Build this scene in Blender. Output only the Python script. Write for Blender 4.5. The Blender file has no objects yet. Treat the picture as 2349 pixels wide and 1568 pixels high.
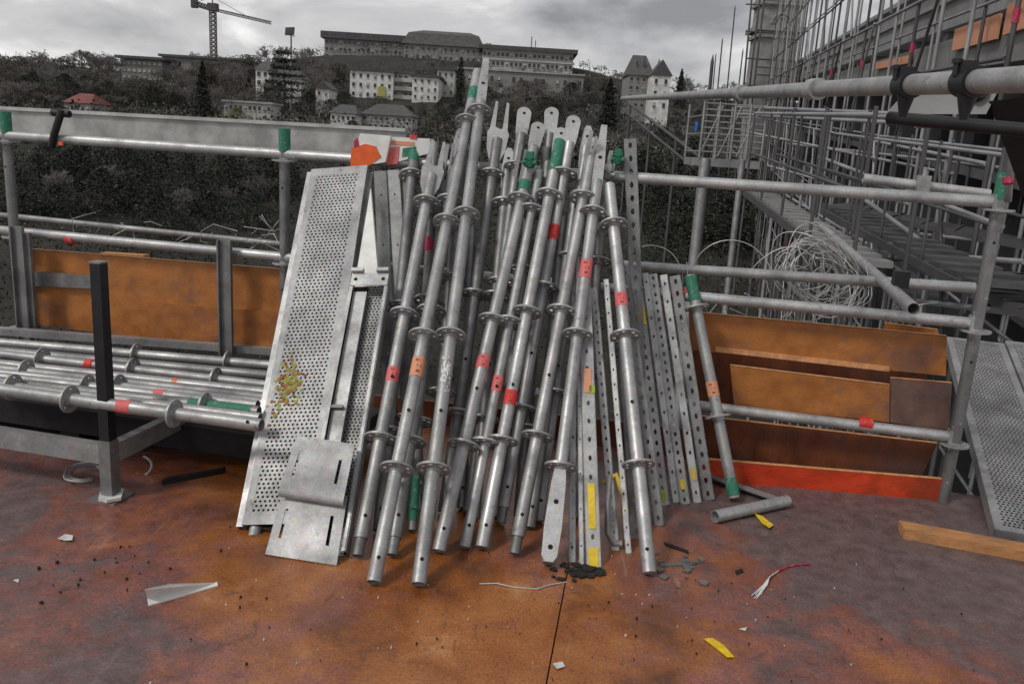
import bpy, math, random
from mathutils import Vector as V, Matrix, noise
R = math.radians
random.seed(11)
sc = bpy.context.scene
COL = sc.collection
# ------------------------------------------------------------ camera
W0, H0, FPX = 2349.0, 1568.0, 1922.7          # working pixel grid of the reference
PITCH, ROLL, CAMH = 0.2311, 0.0608, 1.4044
CAM = V((0, 0, CAMH))
F_ = V((0, math.cos(PITCH), -math.sin(PITCH)))
R_ = V((1, 0, 0)); U_ = R_.cross(F_)
CR = R_*math.cos(ROLL) + U_*math.sin(ROLL)
CU = -R_*math.sin(ROLL) + U_*math.cos(ROLL)
cd = bpy.data.cameras.new('camera'); cam = bpy.data.objects.new('camera', cd); COL.objects.link(cam)
cd.sensor_width = 36; cd.lens = FPX/W0*36; cd.clip_start = .05; cd.clip_end = 3000
m = Matrix((CR, CU, -F_)).transposed().to_4x4(); m.translation = CAM
cam.matrix_world = m
sc.camera = cam
# ------------------------------------------------------------ sky and sun
SUN_EL, SUN_AZ = R(48), R(-125)     # azimuth from +Y towards +X: light from the left, behind the camera
w = bpy.data.worlds.new('World'); sc.world = w; w.use_nodes = True
nt = w.node_tree; N = nt.nodes; Lk = nt.links
bg = N['Background']; bg.inputs['Strength'].default_value = .125
sky = N.new('ShaderNodeTexSky'); sky.sky_type = 'NISHITA'; sky.sun_disc = False
sky.sun_elevation = SUN_EL; sky.sun_rotation = SUN_AZ; sky.dust_density = 3
tc = N.new('ShaderNodeTexCoord'); mp = N.new('ShaderNodeMapping'); mp.inputs['Scale'].default_value = (1.0, 1.0, 2.7)
mp.inputs['Location'].default_value = (2.37, .35, .15); mp.inputs['Rotation'].default_value = (0, R(-4), 0)
nz = N.new('ShaderNodeTexNoise'); nz.inputs['Scale'].default_value = 3.4; nz.inputs['Detail'].default_value = 9; nz.inputs['Roughness'].default_value = .55; nz.inputs['Distortion'].default_value = .3
rp = N.new('ShaderNodeValToRGB'); e = rp.color_ramp.elements
e[0].position = .34; e[0].color = (2.3, 2.3, 2.4, 1); e[1].position = .61; e[1].color = (8.8, 8.7, 8.6, 1)
k = e.new(.43); k.color = (3.7, 3.7, 3.8, 1)
k = e.new(.52); k.color = (5.2, 5.15, 5.15, 1)
mx = N.new('ShaderNodeMix'); mx.data_type = 'RGBA'; mx.inputs['Factor'].default_value = .93
Lk.new(tc.outputs['Generated'], mp.inputs['Vector']); Lk.new(mp.outputs[0], nz.inputs['Vector']); 
sx_ = N.new('ShaderNodeSeparateXYZ'); Lk.new(tc.outputs['Generated'], sx_.inputs[0])
el = N.new('ShaderNodeMapRange'); el.inputs['From Min'].default_value = .05; el.inputs['From Max'].default_value = .15; el.inputs['To Min'].default_value = .03; el.inputs['To Max'].default_value = -.05; Lk.new(sx_.outputs['Z'], el.inputs[0])
am = N.new('ShaderNodeMath'); am.operation = 'ADD'; Lk.new(nz.outputs['Fac'], am.inputs[0]); Lk.new(el.outputs[0], am.inputs[1]); Lk.new(am.outputs[0], rp.inputs['Fac'])
Lk.new(sky.outputs[0], mx.inputs['A']); Lk.new(rp.outputs[0], mx.inputs['B']); Lk.new(mx.outputs['Result'], bg.inputs['Color'])
sd = bpy.data.lights.new('sun', 'SUN'); sd.energy = 1.5; sd.angle = R(11); sd.color = (1, .96, .9)
so = bpy.data.objects.new('sun', sd); COL.objects.link(so)
sdir = V((math.sin(SUN_AZ)*math.cos(SUN_EL), math.cos(SUN_AZ)*math.cos(SUN_EL), math.sin(SUN_EL)))
so.rotation_euler = sdir.to_track_quat('Z', 'Y').to_euler(); so.location = (-5, -5, 12)
sc.view_settings.view_transform = 'Standard'; sc.view_settings.look = 'None'; sc.view_settings.exposure = 0; sc.view_settings.gamma = 1

# ------------------------------------------------------------ geometry helpers
def ray(u, v): return F_ + CR*((u-W0/2)/FPX) + CU*((H0/2-v)/FPX)
def at(u, v, dep): return CAM + ray(u, v)*dep
def onz(u, v, z=0.0):
    r = ray(u, v); return CAM + r*((z-CAMH)/r.z)
def px(P):
    q = P-CAM; z = q.dot(F_); return W0/2+FPX*q.dot(CR)/z, H0/2-FPX*q.dot(CU)/z
RA, RD, RT = -.2197, 3.876, 1.2923          # guard rail line: yaw, distance, height of top tube
RE = V((math.cos(RA), math.sin(RA), 0)); RN = V((-math.sin(RA), math.cos(RA), 0))
def railp(s, z=0.0, off=0.0): return V((0, RD, 0)) + RE*s + V((0, 0, z)) + RN*off
def q_of(P): return P.dot(RN) - RD*math.cos(RA)
def onrail(u, v, off=0.0):                      # hit with the vertical plane of the guard rail
    r = ray(u, v); t = (RD*math.cos(RA)+off - CAM.dot(RN))/r.dot(RN); return CAM+r*t
def above(u, v, base):                          # point straight above base seen at row v
    lo, hi = -1.0, 6.0
    for _ in range(50):
        mid = (lo+hi)/2
        if px(V((base.x, base.y, mid)))[1] > v: lo = mid
        else: hi = mid
    return V((base.x, base.y, lo))
def lean(bu, bv, tu, tv, off, bz=.0):           # foot on the deck, resting against the top guard tube
    B = onz(bu, bv, bz); lo, hi = 1.0, 9.0
    for _ in range(60):
        t = (lo+hi)/2; T = at(tu, tv, t)
        if T.z-B.z <= .05: hi = t; continue
        k = (RT-B.z)/(T.z-B.z); q = q_of(B+(T-B)*k)
        if q > -off: hi = t
        else: lo = t
    return B, at(tu, tv, lo)

class MB:
    def __init__(s): s.v = []; s.f = []; s.m = []; s.s = []; s.mi = 0
    def add(s, vs, fs, smooth=False):
        o = len(s.v); s.v += [tuple(p) for p in vs]
        for f in fs: s.f.append([i+o for i in f]); s.m.append(s.mi); s.s.append(smooth)
    def mat(s, i): s.mi = i; return s
    def box(s, O, X, Y, Z):                      # corner + three edge vectors
        p = [O, O+X, O+X+Y, O+Y, O+Z, O+X+Z, O+X+Y+Z, O+Y+Z]
        s.add(p, [(0, 3, 2, 1), (4, 5, 6, 7), (0, 1, 5, 4), (1, 2, 6, 5), (2, 3, 7, 6), (3, 0, 4, 7)]); return s
    def cbox(s, C, X, Y, Z): return s.box(C-X/2-Y/2-Z/2, X, Y, Z)
    def ax(s, a, b):
        A = (b-a).normalized(); h = V((0, 0, 1)) if abs(A.z) < .9 else V((1, 0, 0))
        X = A.cross(h).normalized(); return A, X, A.cross(X)
    def cyl(s, a, b, r, n=16, r2=None, caps=True):
        r2 = r if r2 is None else r2; A, X, Y = s.ax(a, b); vs = []
        for P, q in ((a, r), (b, r2)):
            for i in range(n):
                t = 2*math.pi*i/n; vs.append(P+X*(q*math.cos(t))+Y*(q*math.sin(t)))
        s.add(vs, [(i, (i+1) % n, n+(i+1) % n, n+i) for i in range(n)], True)
        if caps: s.add(vs, [tuple(range(n))[::-1], tuple(range(n, 2*n))])
        return s
    def pipe(s, a, b, r, n=20, wall=.004, plug=.05):   # hollow tube with visible wall at both ends
        A, X, Y = s.ax(a, b); ri = r-wall; vs = []
        for P, q in ((a+A*plug, ri), (a, ri), (a, r), (b, r), (b, ri), (b-A*plug, ri)):
            for i in range(n):
                t = 2*math.pi*i/n; vs.append(P+X*(q*math.cos(t))+Y*(q*math.sin(t)))
        for k in range(5):
            s.add([vs[j] for j in range(k*n, (k+2)*n)], [(i, (i+1) % n, n+(i+1) % n, n+i) for i in range(n)], k in (0, 2, 4))
        s.add(vs[:n], [tuple(range(n))]); s.add(vs[-n:], [tuple(range(n))]); return s
    def path(s, pts, r, n=8, r_end=None):
        vs = []; m_ = len(pts); Xp = None
        for j, P in enumerate(pts):
            d = (pts[min(j+1, m_-1)]-pts[max(j-1, 0)]).normalized()
            if Xp is None: X = s.ax(V((0, 0, 0)), d)[1]
            else:
                X = Xp-d*Xp.dot(d); X.normalize()
            Xp = X; Y = d.cross(X); q = r if r_end is None else r+(r_end-r)*j/(m_-1)
            for i in range(n):
                t = 2*math.pi*i/n; vs.append(P+X*(q*math.cos(t))+Y*(q*math.sin(t)))
        fs = [(j*n+i, j*n+(i+1) % n, (j+1)*n+(i+1) % n, (j+1)*n+i) for j in range(m_-1) for i in range(n)]
        s.add(vs, fs, True); s.add(vs[:n], [tuple(range(n))[::-1]]); s.add(vs[-n:], [tuple(range(n))]); return s
    def prism(s, pts, D):                        # polygon (list of 3-D points) extruded by D
        n = len(pts); vs = list(pts)+[p+D for p in pts]
        s.add(vs, [tuple(range(n))[::-1], tuple(range(n, 2*n))]+[(i, (i+1) % n, n+(i+1) % n, n+i) for i in range(n)]); return s
    def rosette(s, C, A, ro=.058, ri=.026, th=.008, phase=0.0):
        A = A.normalized(); X = s.ax(V((0, 0, 0)), A)[1]; Y = A.cross(X); n = 32
        def ringband(r0, r1):
            vs = []
            for z in (-th/2, th/2):
                for q in (r0, r1):
                    for i in range(n):
                        t = 2*math.pi*i/n+phase; vs.append(C+X*(q*math.cos(t))+Y*(q*math.sin(t))+A*z)
            f = []
            for i in range(n):
                j = (i+1) % n
                f += [(i, n+i, n+j, j), (2*n+i, 2*n+j, 3*n+j, 3*n+i), (n+i, 3*n+i, 3*n+j, n+j), (i, j, 2*n+j, 2*n+i)]
            s.add(vs, f)
        ringband(ri, ri+.011); ringband(ro-.010, ro)
        for k in range(8):
            t = phase+2*math.pi*k/8; d = X*math.cos(t)+Y*math.sin(t); e_ = A.cross(d); wd = .013 if k % 2 else .020
            s.cbox(C+d*((ri+.010+ro-.009)/2), d*(ro-ri-.017), e_*wd, A*(th-.001))
        s.cyl(C-A*.014, C-A*.0042, ri+.0015, 20); s.cyl(C+A*.0042, C+A*.010, ri+.0015, 20); return s
    def perf(s, O, W, A, nx, ny, hole=.30, stag=True, asp=1.0):
        # sheet of nx*ny cells spanned by W (total) and A (total), a hole in every cell
        cw = W/nx; ca = A/ny
        for j in range(ny):
            for i in range(nx):
                o = O+cw*i+ca*j; c = o+cw/2+ca/2
                if stag and j % 2: c = c+cw*.18
                elif stag: c = c-cw*.18
                outer = [(0, 0), (.5, 0), (1, 0), (1, .5), (1, 1), (.5, 1), (0, 1), (0, .5)]
                vo = [o+cw*a+ca*b for a, b in outer]
                r = min(cw.length, ca.length)*hole; wn = cw.normalized(); an = ca.normalized(); vi = []
                for k_ in range(8):
                    t = R(225+45*k_); vi.append(c+wn*(r*math.cos(t))+an*(r*asp*math.sin(t)))
                s.add(vo+vi, [(k_, (k_+1) % 8, 8+(k_+1) % 8, 8+k_) for k_ in range(8)])
        return s
    def build(s, name, mats, parent=None, origin=None):
        if not isinstance(mats, (list, tuple)): mats = [mats]
        if parent is not None: org = ORG[root_of(parent).name]
        elif origin is not None: org = origin
        else:
            xs = [p[0] for p in s.v]; ys = [p[1] for p in s.v]; zs = [p[2] for p in s.v]
            org = V(((min(xs)+max(xs))/2, (min(ys)+max(ys))/2, min(zs)))
        me = bpy.data.meshes.new(name); me.from_pydata([(p[0]-org.x, p[1]-org.y, p[2]-org.z) for p in s.v], [], s.f)
        for mm in mats: me.materials.append(mm)
        me.polygons.foreach_set('material_index', s.m); me.polygons.foreach_set('use_smooth', s.s); me.update()
        o = bpy.data.objects.new(name, me); COL.objects.link(o)
        if parent is not None: o.parent = parent
        else: o.location = org; ORG[o.name] = org
        return o
ORG = {}
def root_of(o):
    while o.parent: o = o.parent
    return o
def tag(o, label=None, cat=None, group=None, kind=None):
    if label: o['label'] = label
    if cat: o['category'] = cat
    if group: o['group'] = group
    if kind: o['kind'] = kind
    return o
def thing(name, loc, label, cat, group=None):
    o = bpy.data.objects.new(name, None); COL.objects.link(o); o.location = loc; ORG[o.name] = V(loc); o.empty_display_size = .1
    return tag(o, label, cat, group)
def dup(root, loc, rz=0, sc_=1, label=None, group=None):
    r = root.copy(); COL.objects.link(r); r.location = loc; r.rotation_euler = (0, 0, rz); r.scale = (sc_, sc_, sc_) if not isinstance(sc_, tuple) else sc_
    if label: r['label'] = label
    if group: r['group'] = group
    for ch in list(root.children):
        c = ch.copy(); COL.objects.link(c); c.parent = r
        for g in ch.children:
            d = g.copy(); COL.objects.link(d); d.parent = c
    return r

# ------------------------------------------------------------ materials
def mat(name, col, rough=.6, metal=0.0, var=.25, scale=8, col2=None, bump=0.0, bscale=60, stretch=(1, 1, 1), spec=.5, contrast=(.35, .65), rvar=0.0, emit=None):
    m_ = bpy.data.materials.new(name); m_.use_nodes = True; t = m_.node_tree; n = t.nodes; l = t.links; b = n['Principled BSDF']
    tc = n.new('ShaderNodeTexCoord'); mp = n.new('ShaderNodeMapping'); mp.inputs['Scale'].default_value = stretch
    l.new(tc.outputs['Object'], mp.inputs[0])
    nz = n.new('ShaderNodeTexNoise'); nz.inputs['Scale'].default_value = scale; nz.inputs['Detail'].default_value = 7; nz.inputs['Roughness'].default_value = .6
    l.new(mp.outputs[0], nz.inputs['Vector'])
    r = n.new('ShaderNodeValToRGB'); r.color_ramp.elements[0].position = contrast[0]; r.color_ramp.elements[1].position = contrast[1]
    c2 = col2 if col2 else tuple(c*(1-var) for c in col); c1 = col if col2 else tuple(min(1, c*(1+var*.6)) for c in col)
    r.color_ramp.elements[0].color = (*c2, 1); r.color_ramp.elements[1].color = (*c1, 1)
    l.new(nz.outputs['Fac'], r.inputs[0]); l.new(r.outputs[0], b.inputs['Base Color'])
    b.inputs['Roughness'].default_value = rough; b.inputs['Metallic'].default_value = metal; b.inputs['Specular IOR Level'].default_value = spec
    if rvar:
        mr = n.new('ShaderNodeMapRange'); mr.inputs['To Min'].default_value = rough-rvar; mr.inputs['To Max'].default_value = rough+rvar
        mr.inputs['From Min'].default_value = .3; mr.inputs['From Max'].default_value = .7
        l.new(nz.outputs['Fac'], mr.inputs[0]); l.new(mr.outputs[0], b.inputs['Roughness'])
    if bump:
        n2 = n.new('ShaderNodeTexNoise'); n2.inputs['Scale'].default_value = bscale; n2.inputs['Detail'].default_value = 5; l.new(mp.outputs[0], n2.inputs['Vector'])
        bp = n.new('ShaderNodeBump'); bp.inputs['Strength'].default_value = bump; bp.inputs['Distance'].default_value = .01
        l.new(n2.outputs['Fac'], bp.inputs['Height']); l.new(bp.outputs[0], b.inputs['Normal'])
    return m_
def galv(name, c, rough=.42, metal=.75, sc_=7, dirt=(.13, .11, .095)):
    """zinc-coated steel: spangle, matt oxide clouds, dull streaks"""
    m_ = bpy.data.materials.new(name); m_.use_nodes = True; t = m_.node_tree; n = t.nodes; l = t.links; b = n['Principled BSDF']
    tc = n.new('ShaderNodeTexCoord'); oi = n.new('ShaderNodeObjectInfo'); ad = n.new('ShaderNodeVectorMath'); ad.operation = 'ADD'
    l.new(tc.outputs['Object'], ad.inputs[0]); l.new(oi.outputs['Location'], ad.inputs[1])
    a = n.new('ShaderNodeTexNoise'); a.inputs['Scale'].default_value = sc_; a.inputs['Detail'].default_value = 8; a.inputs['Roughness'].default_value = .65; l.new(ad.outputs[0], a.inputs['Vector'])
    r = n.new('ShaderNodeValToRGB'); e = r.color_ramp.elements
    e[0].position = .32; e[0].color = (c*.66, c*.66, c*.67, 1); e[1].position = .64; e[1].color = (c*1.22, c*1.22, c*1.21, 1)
    l.new(a.outputs['Fac'], r.inputs[0])
    v_ = n.new('ShaderNodeTexVoronoi'); v_.inputs['Scale'].default_value = 170; l.new(ad.outputs[0], v_.inputs['Vector'])
    m1 = n.new('ShaderNodeMix'); m1.data_type = 'RGBA'; m1.blend_type = 'MULTIPLY'; m1.inputs['Factor'].default_value = .25
    l.new(r.outputs[0], m1.inputs['A']); l.new(v_.outputs['Color'], m1.inputs['B'])
    d = n.new('ShaderNodeTexNoise'); d.inputs['Scale'].default_value = 23; d.inputs['Detail'].default_value = 6; d.inputs['Roughness'].default_value = .7; l.new(ad.outputs[0], d.inputs['Vector'])
    dr = n.new('ShaderNodeValToRGB'); dr.color_ramp.elements[0].position = .59; dr.color_ramp.elements[1].position = .70; l.new(d.outputs['Fac'], dr.inputs[0])
    m2 = n.new('ShaderNodeMix'); m2.data_type = 'RGBA'; m2.inputs['B'].default_value = (*dirt, 1); l.new(m1.outputs['Result'], m2.inputs['A'])
    ml = n.new('ShaderNodeMath'); ml.operation = 'MULTIPLY'; ml.inputs[1].default_value = .6; l.new(dr.outputs[0], ml.inputs[0]); l.new(ml.outputs[0], m2.inputs['Factor'])
    sp = n.new('ShaderNodeTexNoise'); sp.inputs['Scale'].default_value = 48; sp.inputs['Detail'].default_value = 8; sp.inputs['Roughness'].default_value = .75; l.new(ad.outputs[0], sp.inputs['Vector'])
    sr = n.new('ShaderNodeValToRGB'); sr.color_ramp.elements[0].position = .63; sr.color_ramp.elements[1].position = .67; l.new(sp.outputs['Fac'], sr.inputs[0])
    m3 = n.new('ShaderNodeMix'); m3.data_type = 'RGBA'; m3.inputs['B'].default_value = (.55, .53, .50, 1); l.new(m2.outputs['Result'], m3.inputs['A']); l.new(sr.outputs[0], m3.inputs['Factor'])
    l.new(m3.outputs['Result'], b.inputs['Base Color'])
    mm_ = n.new('ShaderNodeMath'); mm_.operation = 'MULTIPLY_ADD'; mm_.inputs[1].default_value = -metal; mm_.inputs[2].default_value = metal; l.new(sr.outputs[0], mm_.inputs[0]); l.new(mm_.outputs[0], b.inputs['Metallic'])
    mr = n.new('ShaderNodeMapRange'); mr.inputs['From Min'].default_value = .3; mr.inputs['From Max'].default_value = .7
    mr.inputs['To Min'].default_value = rough+.14; mr.inputs['To Max'].default_value = rough-.06; l.new(a.outputs['Fac'], mr.inputs[0]); l.new(mr.outputs[0], b.inputs['Roughness'])
    bp = n.new('ShaderNodeBump'); bp.inputs['Strength'].default_value = .12; bp.inputs['Distance'].default_value = .004; l.new(d.outputs['Fac'], bp.inputs['Height']); l.new(bp.outputs[0], b.inputs['Normal'])
    return m_
M = {}
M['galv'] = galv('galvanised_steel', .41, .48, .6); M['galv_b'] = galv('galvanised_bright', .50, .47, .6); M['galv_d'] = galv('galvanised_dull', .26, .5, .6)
M['plate'] = galv('perforated_sheet', .43, .55, .35, 5)
M['ring'] = galv('cast_zinc', .42, .5, .5, 15)
M['far_steel'] = mat('weathered_far_steel', (.085, .085, .085), .6, .3, .3, 2)
M['far_steel_b'] = mat('pale_far_steel', (.30, .30, .30), .5, .4, .3, 2)
M['black'] = mat('black_steel', (.018, .018, .02), .5, .3, .3, 20)
M['hole'] = mat('hole_black', (.01, .01, .01), .9)
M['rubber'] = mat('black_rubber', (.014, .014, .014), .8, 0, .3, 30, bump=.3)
M['green'] = mat('green_paint', (.02, .17, .10), .5, 0, .35, 40)
M['red'] = mat('red_tape', (.62, .03, .03), .45, 0, .3, 60)
M['pink'] = mat('pink_sticker', (.70, .12, .13), .5, 0, .3, 80)
M['peach'] = mat('peach_sticker', (.68, .28, .14), .5, 0, .3, 80)
M['crimson'] = mat('crimson_tape', (.40, .01, .06), .5, 0, .3, 60)
for k_, c_ in (('red', (.62, .03, .03)), ('pink', (.66, .13, .13)), ('peach', (.64, .28, .15)), ('crimson', (.38, .012, .06)), ('green', (.02, .17, .10)), ('yellow', (.66, .46, .02)), ('orange', (.74, .13, .02))):
    M[k_] = mat('worn_'+k_, c_, .6, 0, .2, 55, tuple(.18+.35*q for q in c_), bump=.3, bscale=90, contrast=(.36, .43))
M['ink'] = mat('faded_ink', (.25, .03, .03), .6)
M['orange'] = mat('orange_plastic', (.75, .12, .02), .4, 0, .2, 20)
M['white'] = mat('white_paint', (.72, .72, .70), .5, 0, .15, 12)
M['yellow'] = mat('yellow_paint', (.72, .50, .01), .5, 0, .25, 30)
M['moss'] = mat('lichen_yellow', (.30, .30, .06), .8, 0, .4, 40)
M['rust'] = mat('rust', (.33, .13, .05), .85, 0, .4, 40)
M['lime'] = mat('lime_sticker', (.30, .42, .02), .5, 0, .3, 40)
M['blue'] = mat('blue_plastic', (.02, .12, .4), .5)
M['paper'] = mat('paper', (.6, .6, .58), .7, 0, .2, 30)
M['bark'] = mat('bark', (.06, .05, .045), .9, 0, .4, 3)
M['twig'] = mat('twig', (.19, .175, .165), .9, 0, .4, 1)
M['leaf_d'] = mat('dark_evergreen', (.022, .028, .018), .8, 0, .6, .8)
M['leaf_m'] = mat('evergreen', (.05, .058, .035), .8, 0, .6, .6)
M['leaf_y'] = mat('yellow_green_shrub', (.17, .19, .03), .8, 0, .4, 2)
M['soil'] = mat('wooded_ground', (.024, .023, .018), .95, 0, .6, .15, bump=.5, bscale=1.5)
M['brown'] = mat('dry_shrub', (.10, .085, .065), .9, 0, .6, .5)
M['olive'] = mat('olive_shrub', (.075, .078, .05), .9, 0, .6, .5)
M['under'] = mat('bramble', (.026, .027, .019), .9, 0, .7, .5)
def wood(name, c1, c2, rough=.55, stretch=(1.2, 20, 20), c3=None, coat=0):
    m_ = mat(name, c1, rough, 0, .3, 3.2, c2, bump=.25, bscale=25, stretch=stretch, contrast=(.32, .66), rvar=.1)
    t = m_.node_tree; n = t.nodes; l = t.links; b = n['Principled BSDF']
    nz = n.new('ShaderNodeTexNoise'); nz.inputs['Scale'].default_value = 3.5; nz.inputs['Detail'].default_value = 8; nz.inputs['Roughness'].default_value = .65
    tc = [q for q in n if q.type == 'TEX_COORD'][0]; l.new(tc.outputs['Object'], nz.inputs['Vector'])
    r = n.new('ShaderNodeValToRGB'); r.color_ramp.elements[0].position = .5; r.color_ramp.elements[1].position = .64; l.new(nz.outputs['Fac'], r.inputs[0])
    mx = n.new('ShaderNodeMix'); mx.data_type = 'RGBA'; mx.inputs['B'].default_value = (*(c3 or tuple(c*.45 for c in c2)), 1)
    old = [q for q in n if q.type == 'VALTORGB'][0]; ml = n.new('ShaderNodeMath'); ml.operation = 'MULTIPLY'; ml.inputs[1].default_value = .75
    l.new(r.outputs[0], ml.inputs[0]); l.new(ml.outputs[0], mx.inputs['Factor']); l.new(old.outputs[0], mx.inputs['A']); l.new(mx.outputs['Result'], b.inputs['Base Color'])
    return m_
M['ply'] = wood('formwork_ply', (.46, .175, .040), (.30, .10, .018), .5, (1.5, 9, 3), (.16, .08, .06))
M['ply_b'] = wood('formwork_ply_dark', (.17, .045, .012), (.08, .018, .005), .55, (3, 9, 1.5), (.09, .05, .045))
M['ply_m'] = wood('muddy_ply', (.20, .11, .085), (.11, .06, .05), .6, (3, 9, 3), (.13, .12, .12))
M['ply_r'] = wood('red_board', (.66, .055, .010), (.42, .03, .006), .5, (1.5, 9, 3), (.24, .04, .012))
M['ply_s'] = wood('stained_ply', (.42, .155, .035), (.27, .09, .022), .55, (1.5, 9, 3), (.15, .075, .075))
M['edge'] = mat('board_edge', (.62, .30, .13), .7, 0, .3, 30)
M['lumber'] = wood('lumber', (.56, .28, .11), (.40, .17, .06), .7, (2, 22, 22), (.28, .14, .07))

# deck: phenolic film plywood, wet, with grey cement mud trodden over it
def deck_mat():
    m_ = bpy.data.materials.new('deck_film_ply'); m_.use_nodes = True; t = m_.node_tree; n = t.nodes; l = t.links; b = n['Principled BSDF']
    tc = n.new('ShaderNodeTexCoord')
    def nz(sc_, det, ro, dist=0, st=(1, 1, 1)):
        mp = n.new('ShaderNodeMapping'); mp.inputs['Scale'].default_value = st; l.new(tc.outputs['Object'], mp.inputs[0])
        a = n.new('ShaderNodeTexNoise'); a.inputs['Scale'].default_value = sc_; a.inputs['Detail'].default_value = det; a.inputs['Roughness'].default_value = ro; a.inputs['Distortion'].default_value = dist
        l.new(mp.outputs[0], a.inputs['Vector']); return a.outputs['Fac']
    def ramp(src, stops):
        r = n.new('ShaderNodeValToRGB'); e = r.color_ramp.elements
        while len(e) < len(stops): e.new(.5)
        for i, (p, c) in enumerate(stops): e[i].position = p; e[i].color = (*c, 1) if not isinstance(c, float) else (c, c, c, 1)
        l.new(src, r.inputs[0]); return r.outputs[0]
    def mixc(f, a, bb, mode='MIX'):
        x = n.new('ShaderNodeMix'); x.data_type = 'RGBA'; x.blend_type = mode
        for k_, s_ in (('Factor', f), ('A', a), ('B', bb)):
            if isinstance(s_, (int, float)): x.inputs[k_].default_value = s_
            elif isinstance(s_, tuple): x.inputs[k_].default_value = (*s_, 1)
            else: l.new(s_, x.inputs[k_])
        return x.outputs['Result']
    def math_(op, a, bb):
        x = n.new('ShaderNodeMath'); x.operation = op
        for i, s_ in enumerate((a, bb)):
            if isinstance(s_, (int, float)): x.inputs[i].default_value = s_
            else: l.new(s_, x.inputs[i])
        return x.outputs[0]
    brown = ramp(nz(3.2, 9, .62, .4), [(.32, (.12, .038, .010)), (.46, (.27, .086, .018)), (.60, (.37, .140, .042)), (.74, (.52, .26, .12))])
    mauve = ramp(nz(9, 8, .7), [(.3, (.11, .038, .036)), (.7, (.30, .115, .10))])
    grey = ramp(nz(14, 9, .7), [(.3, (.055, .042, .042)), (.7, (.175, .130, .13))])
    # mud mask: grows away from a swept track in the middle
    sp = n.new('ShaderNodeSeparateXYZ'); l.new(tc.outputs['Object'], sp.inputs[0])
    ax_ = math_('SUBTRACT', sp.outputs[0], math_('MULTIPLY', math_('SUBTRACT', sp.outputs[1], 2.3), -.42)); ax_ = math_('ADD', ax_, .17)
    d = math_('ABSOLUTE', ax_, 0); base = math_('MULTIPLY', d, .30)
    big = math_('ADD', base, math_('MULTIPLY', math_('SUBTRACT', nz(1.7, 8, .62, .6), .5), 1.25))
    fine = math_('ADD', big, math_('MULTIPLY', math_('SUBTRACT', nz(11, 9, .7), .5), .55))
    m1 = ramp(fine, [(.10, 0.0), (.30, .85)]); m2 = ramp(fine, [(.30, 0.0), (.44, .9)])
    c = mixc(m1, brown, mauve); c = mixc(m2, c, grey)
    sp2 = ramp(nz(38, 6, .75), [(.64, 0.0), (.70, .8)]); c = mixc(sp2, c, (.05, .04, .038))
    grit = ramp(nz(120, 4, .8), [(.36, (.55, .55, .55)), (.64, (1.4, 1.4, 1.4))]); c = mixc(.8, c, grit, 'MULTIPLY')
    sp3 = ramp(nz(60, 5, .7), [(.67, 0.0), (.72, .65)]); c = mixc(sp3, c, (.42, .36, .32))
    spl = ramp(nz(7.5, 10, .78, 1.2), [(.655, 0.0), (.675, .75)]); c = mixc(spl, c, (.40, .34, .31))
    dk = ramp(nz(6, 9, .75, .8), [(.30, .8), (.40, 0.0)]); c = mixc(dk, c, (.045, .028, .024))
    foot = ramp(nz(24, 5, .8, 0, (1, .35, 1)), [(.57, 0.0), (.66, .5)]); c = mixc(foot, c, (.06, .04, .035))
    scr = ramp(nz(3, 8, .75, .3, (9, .8, 1)), [(.60, 0.0), (.70, .30)]); c = mixc(scr, c, (.5, .33, .22))
    l.new(c, b.inputs['Base Color'])
    ro = math_('ADD', .19, math_('MULTIPLY', m2, .32)); ro = math_('ADD', ro, math_('MULTIPLY', math_('SUBTRACT', nz(4, 7, .7), .5), .45)); l.new(ro, b.inputs['Roughness'])
    b.inputs['Specular IOR Level'].default_value = .55
    bp = n.new('ShaderNodeBump'); bp.inputs['Strength'].default_value = .5; bp.inputs['Distance'].default_value = .004
    l.new(math_('ADD', nz(45, 8, .7), math_('MULTIPLY', m2, .8)), bp.inputs['Height']); l.new(bp.outputs[0], b.inputs['Normal'])
    return m_
M['deck'] = deck_mat()
# ------------------------------------------------------------ terrain, parapet, far town
def sm(a, b, x):
    t = max(0, min(1, (x-a)/(b-a))); return t*t*(3-2*t)
def hill(x, y):
    r = math.hypot(x, y); a = x/max(r, .1)
    Ht = 11.5 + 8*sm(-.45, -.15, a) - 5.5*sm(.03, .2, a)
    z = -7 + 4.5*sm(12, 55, r)
    z += 2.5*sm(40, 62, r) + Ht*min(1.1, max(0, (r-58)/147)**2.3)
    return z + (noise.noise(V((x*.05, y*.05, 0)))*.6 + noise.noise(V((x*.2, y*.2, 3)))*.5)*sm(12, 40, r)
def ground_hit(u, v, far=205):
    r = ray(u, v); t = 20
    while t < 330:
        P = CAM+r*t
        if P.z <= hill(P.x, P.y): return P
        t += 1.0
    P = CAM+r*far; return V((P.x, P.y, hill(P.x, P.y)))
g = MB(); rs = [7, 10, 14, 18, 23, 28, 34, 40, 46, 52, 58, 64, 70, 78, 86, 95, 105, 115, 126, 138, 150, 163, 177, 190, 205, 225, 250, 290, 340, 420, 700, 1500]
na = 110; vs = []
for r in rs:
    for i in range(na+1):
        a = R(-70+140*i/na); x, y = r*math.sin(a), r*math.cos(a); vs.append(V((x, y, hill(x, y))))
g.add(vs, [(j*(na+1)+i, j*(na+1)+i+1, (j+1)*(na+1)+i+1, (j+1)*(na+1)+i) for j in range(len(rs)-1) for i in range(na)], True)
g.add([V((-14, 3, -7)), V((14, 3, -7)), V((30, 9, -7.02)), V((-30, 9, -7.02))], [(0, 1, 2, 3)])
tag(g.build('hillside', M['soil'], origin=V((0, 0, 0))), kind='structure')

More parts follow.
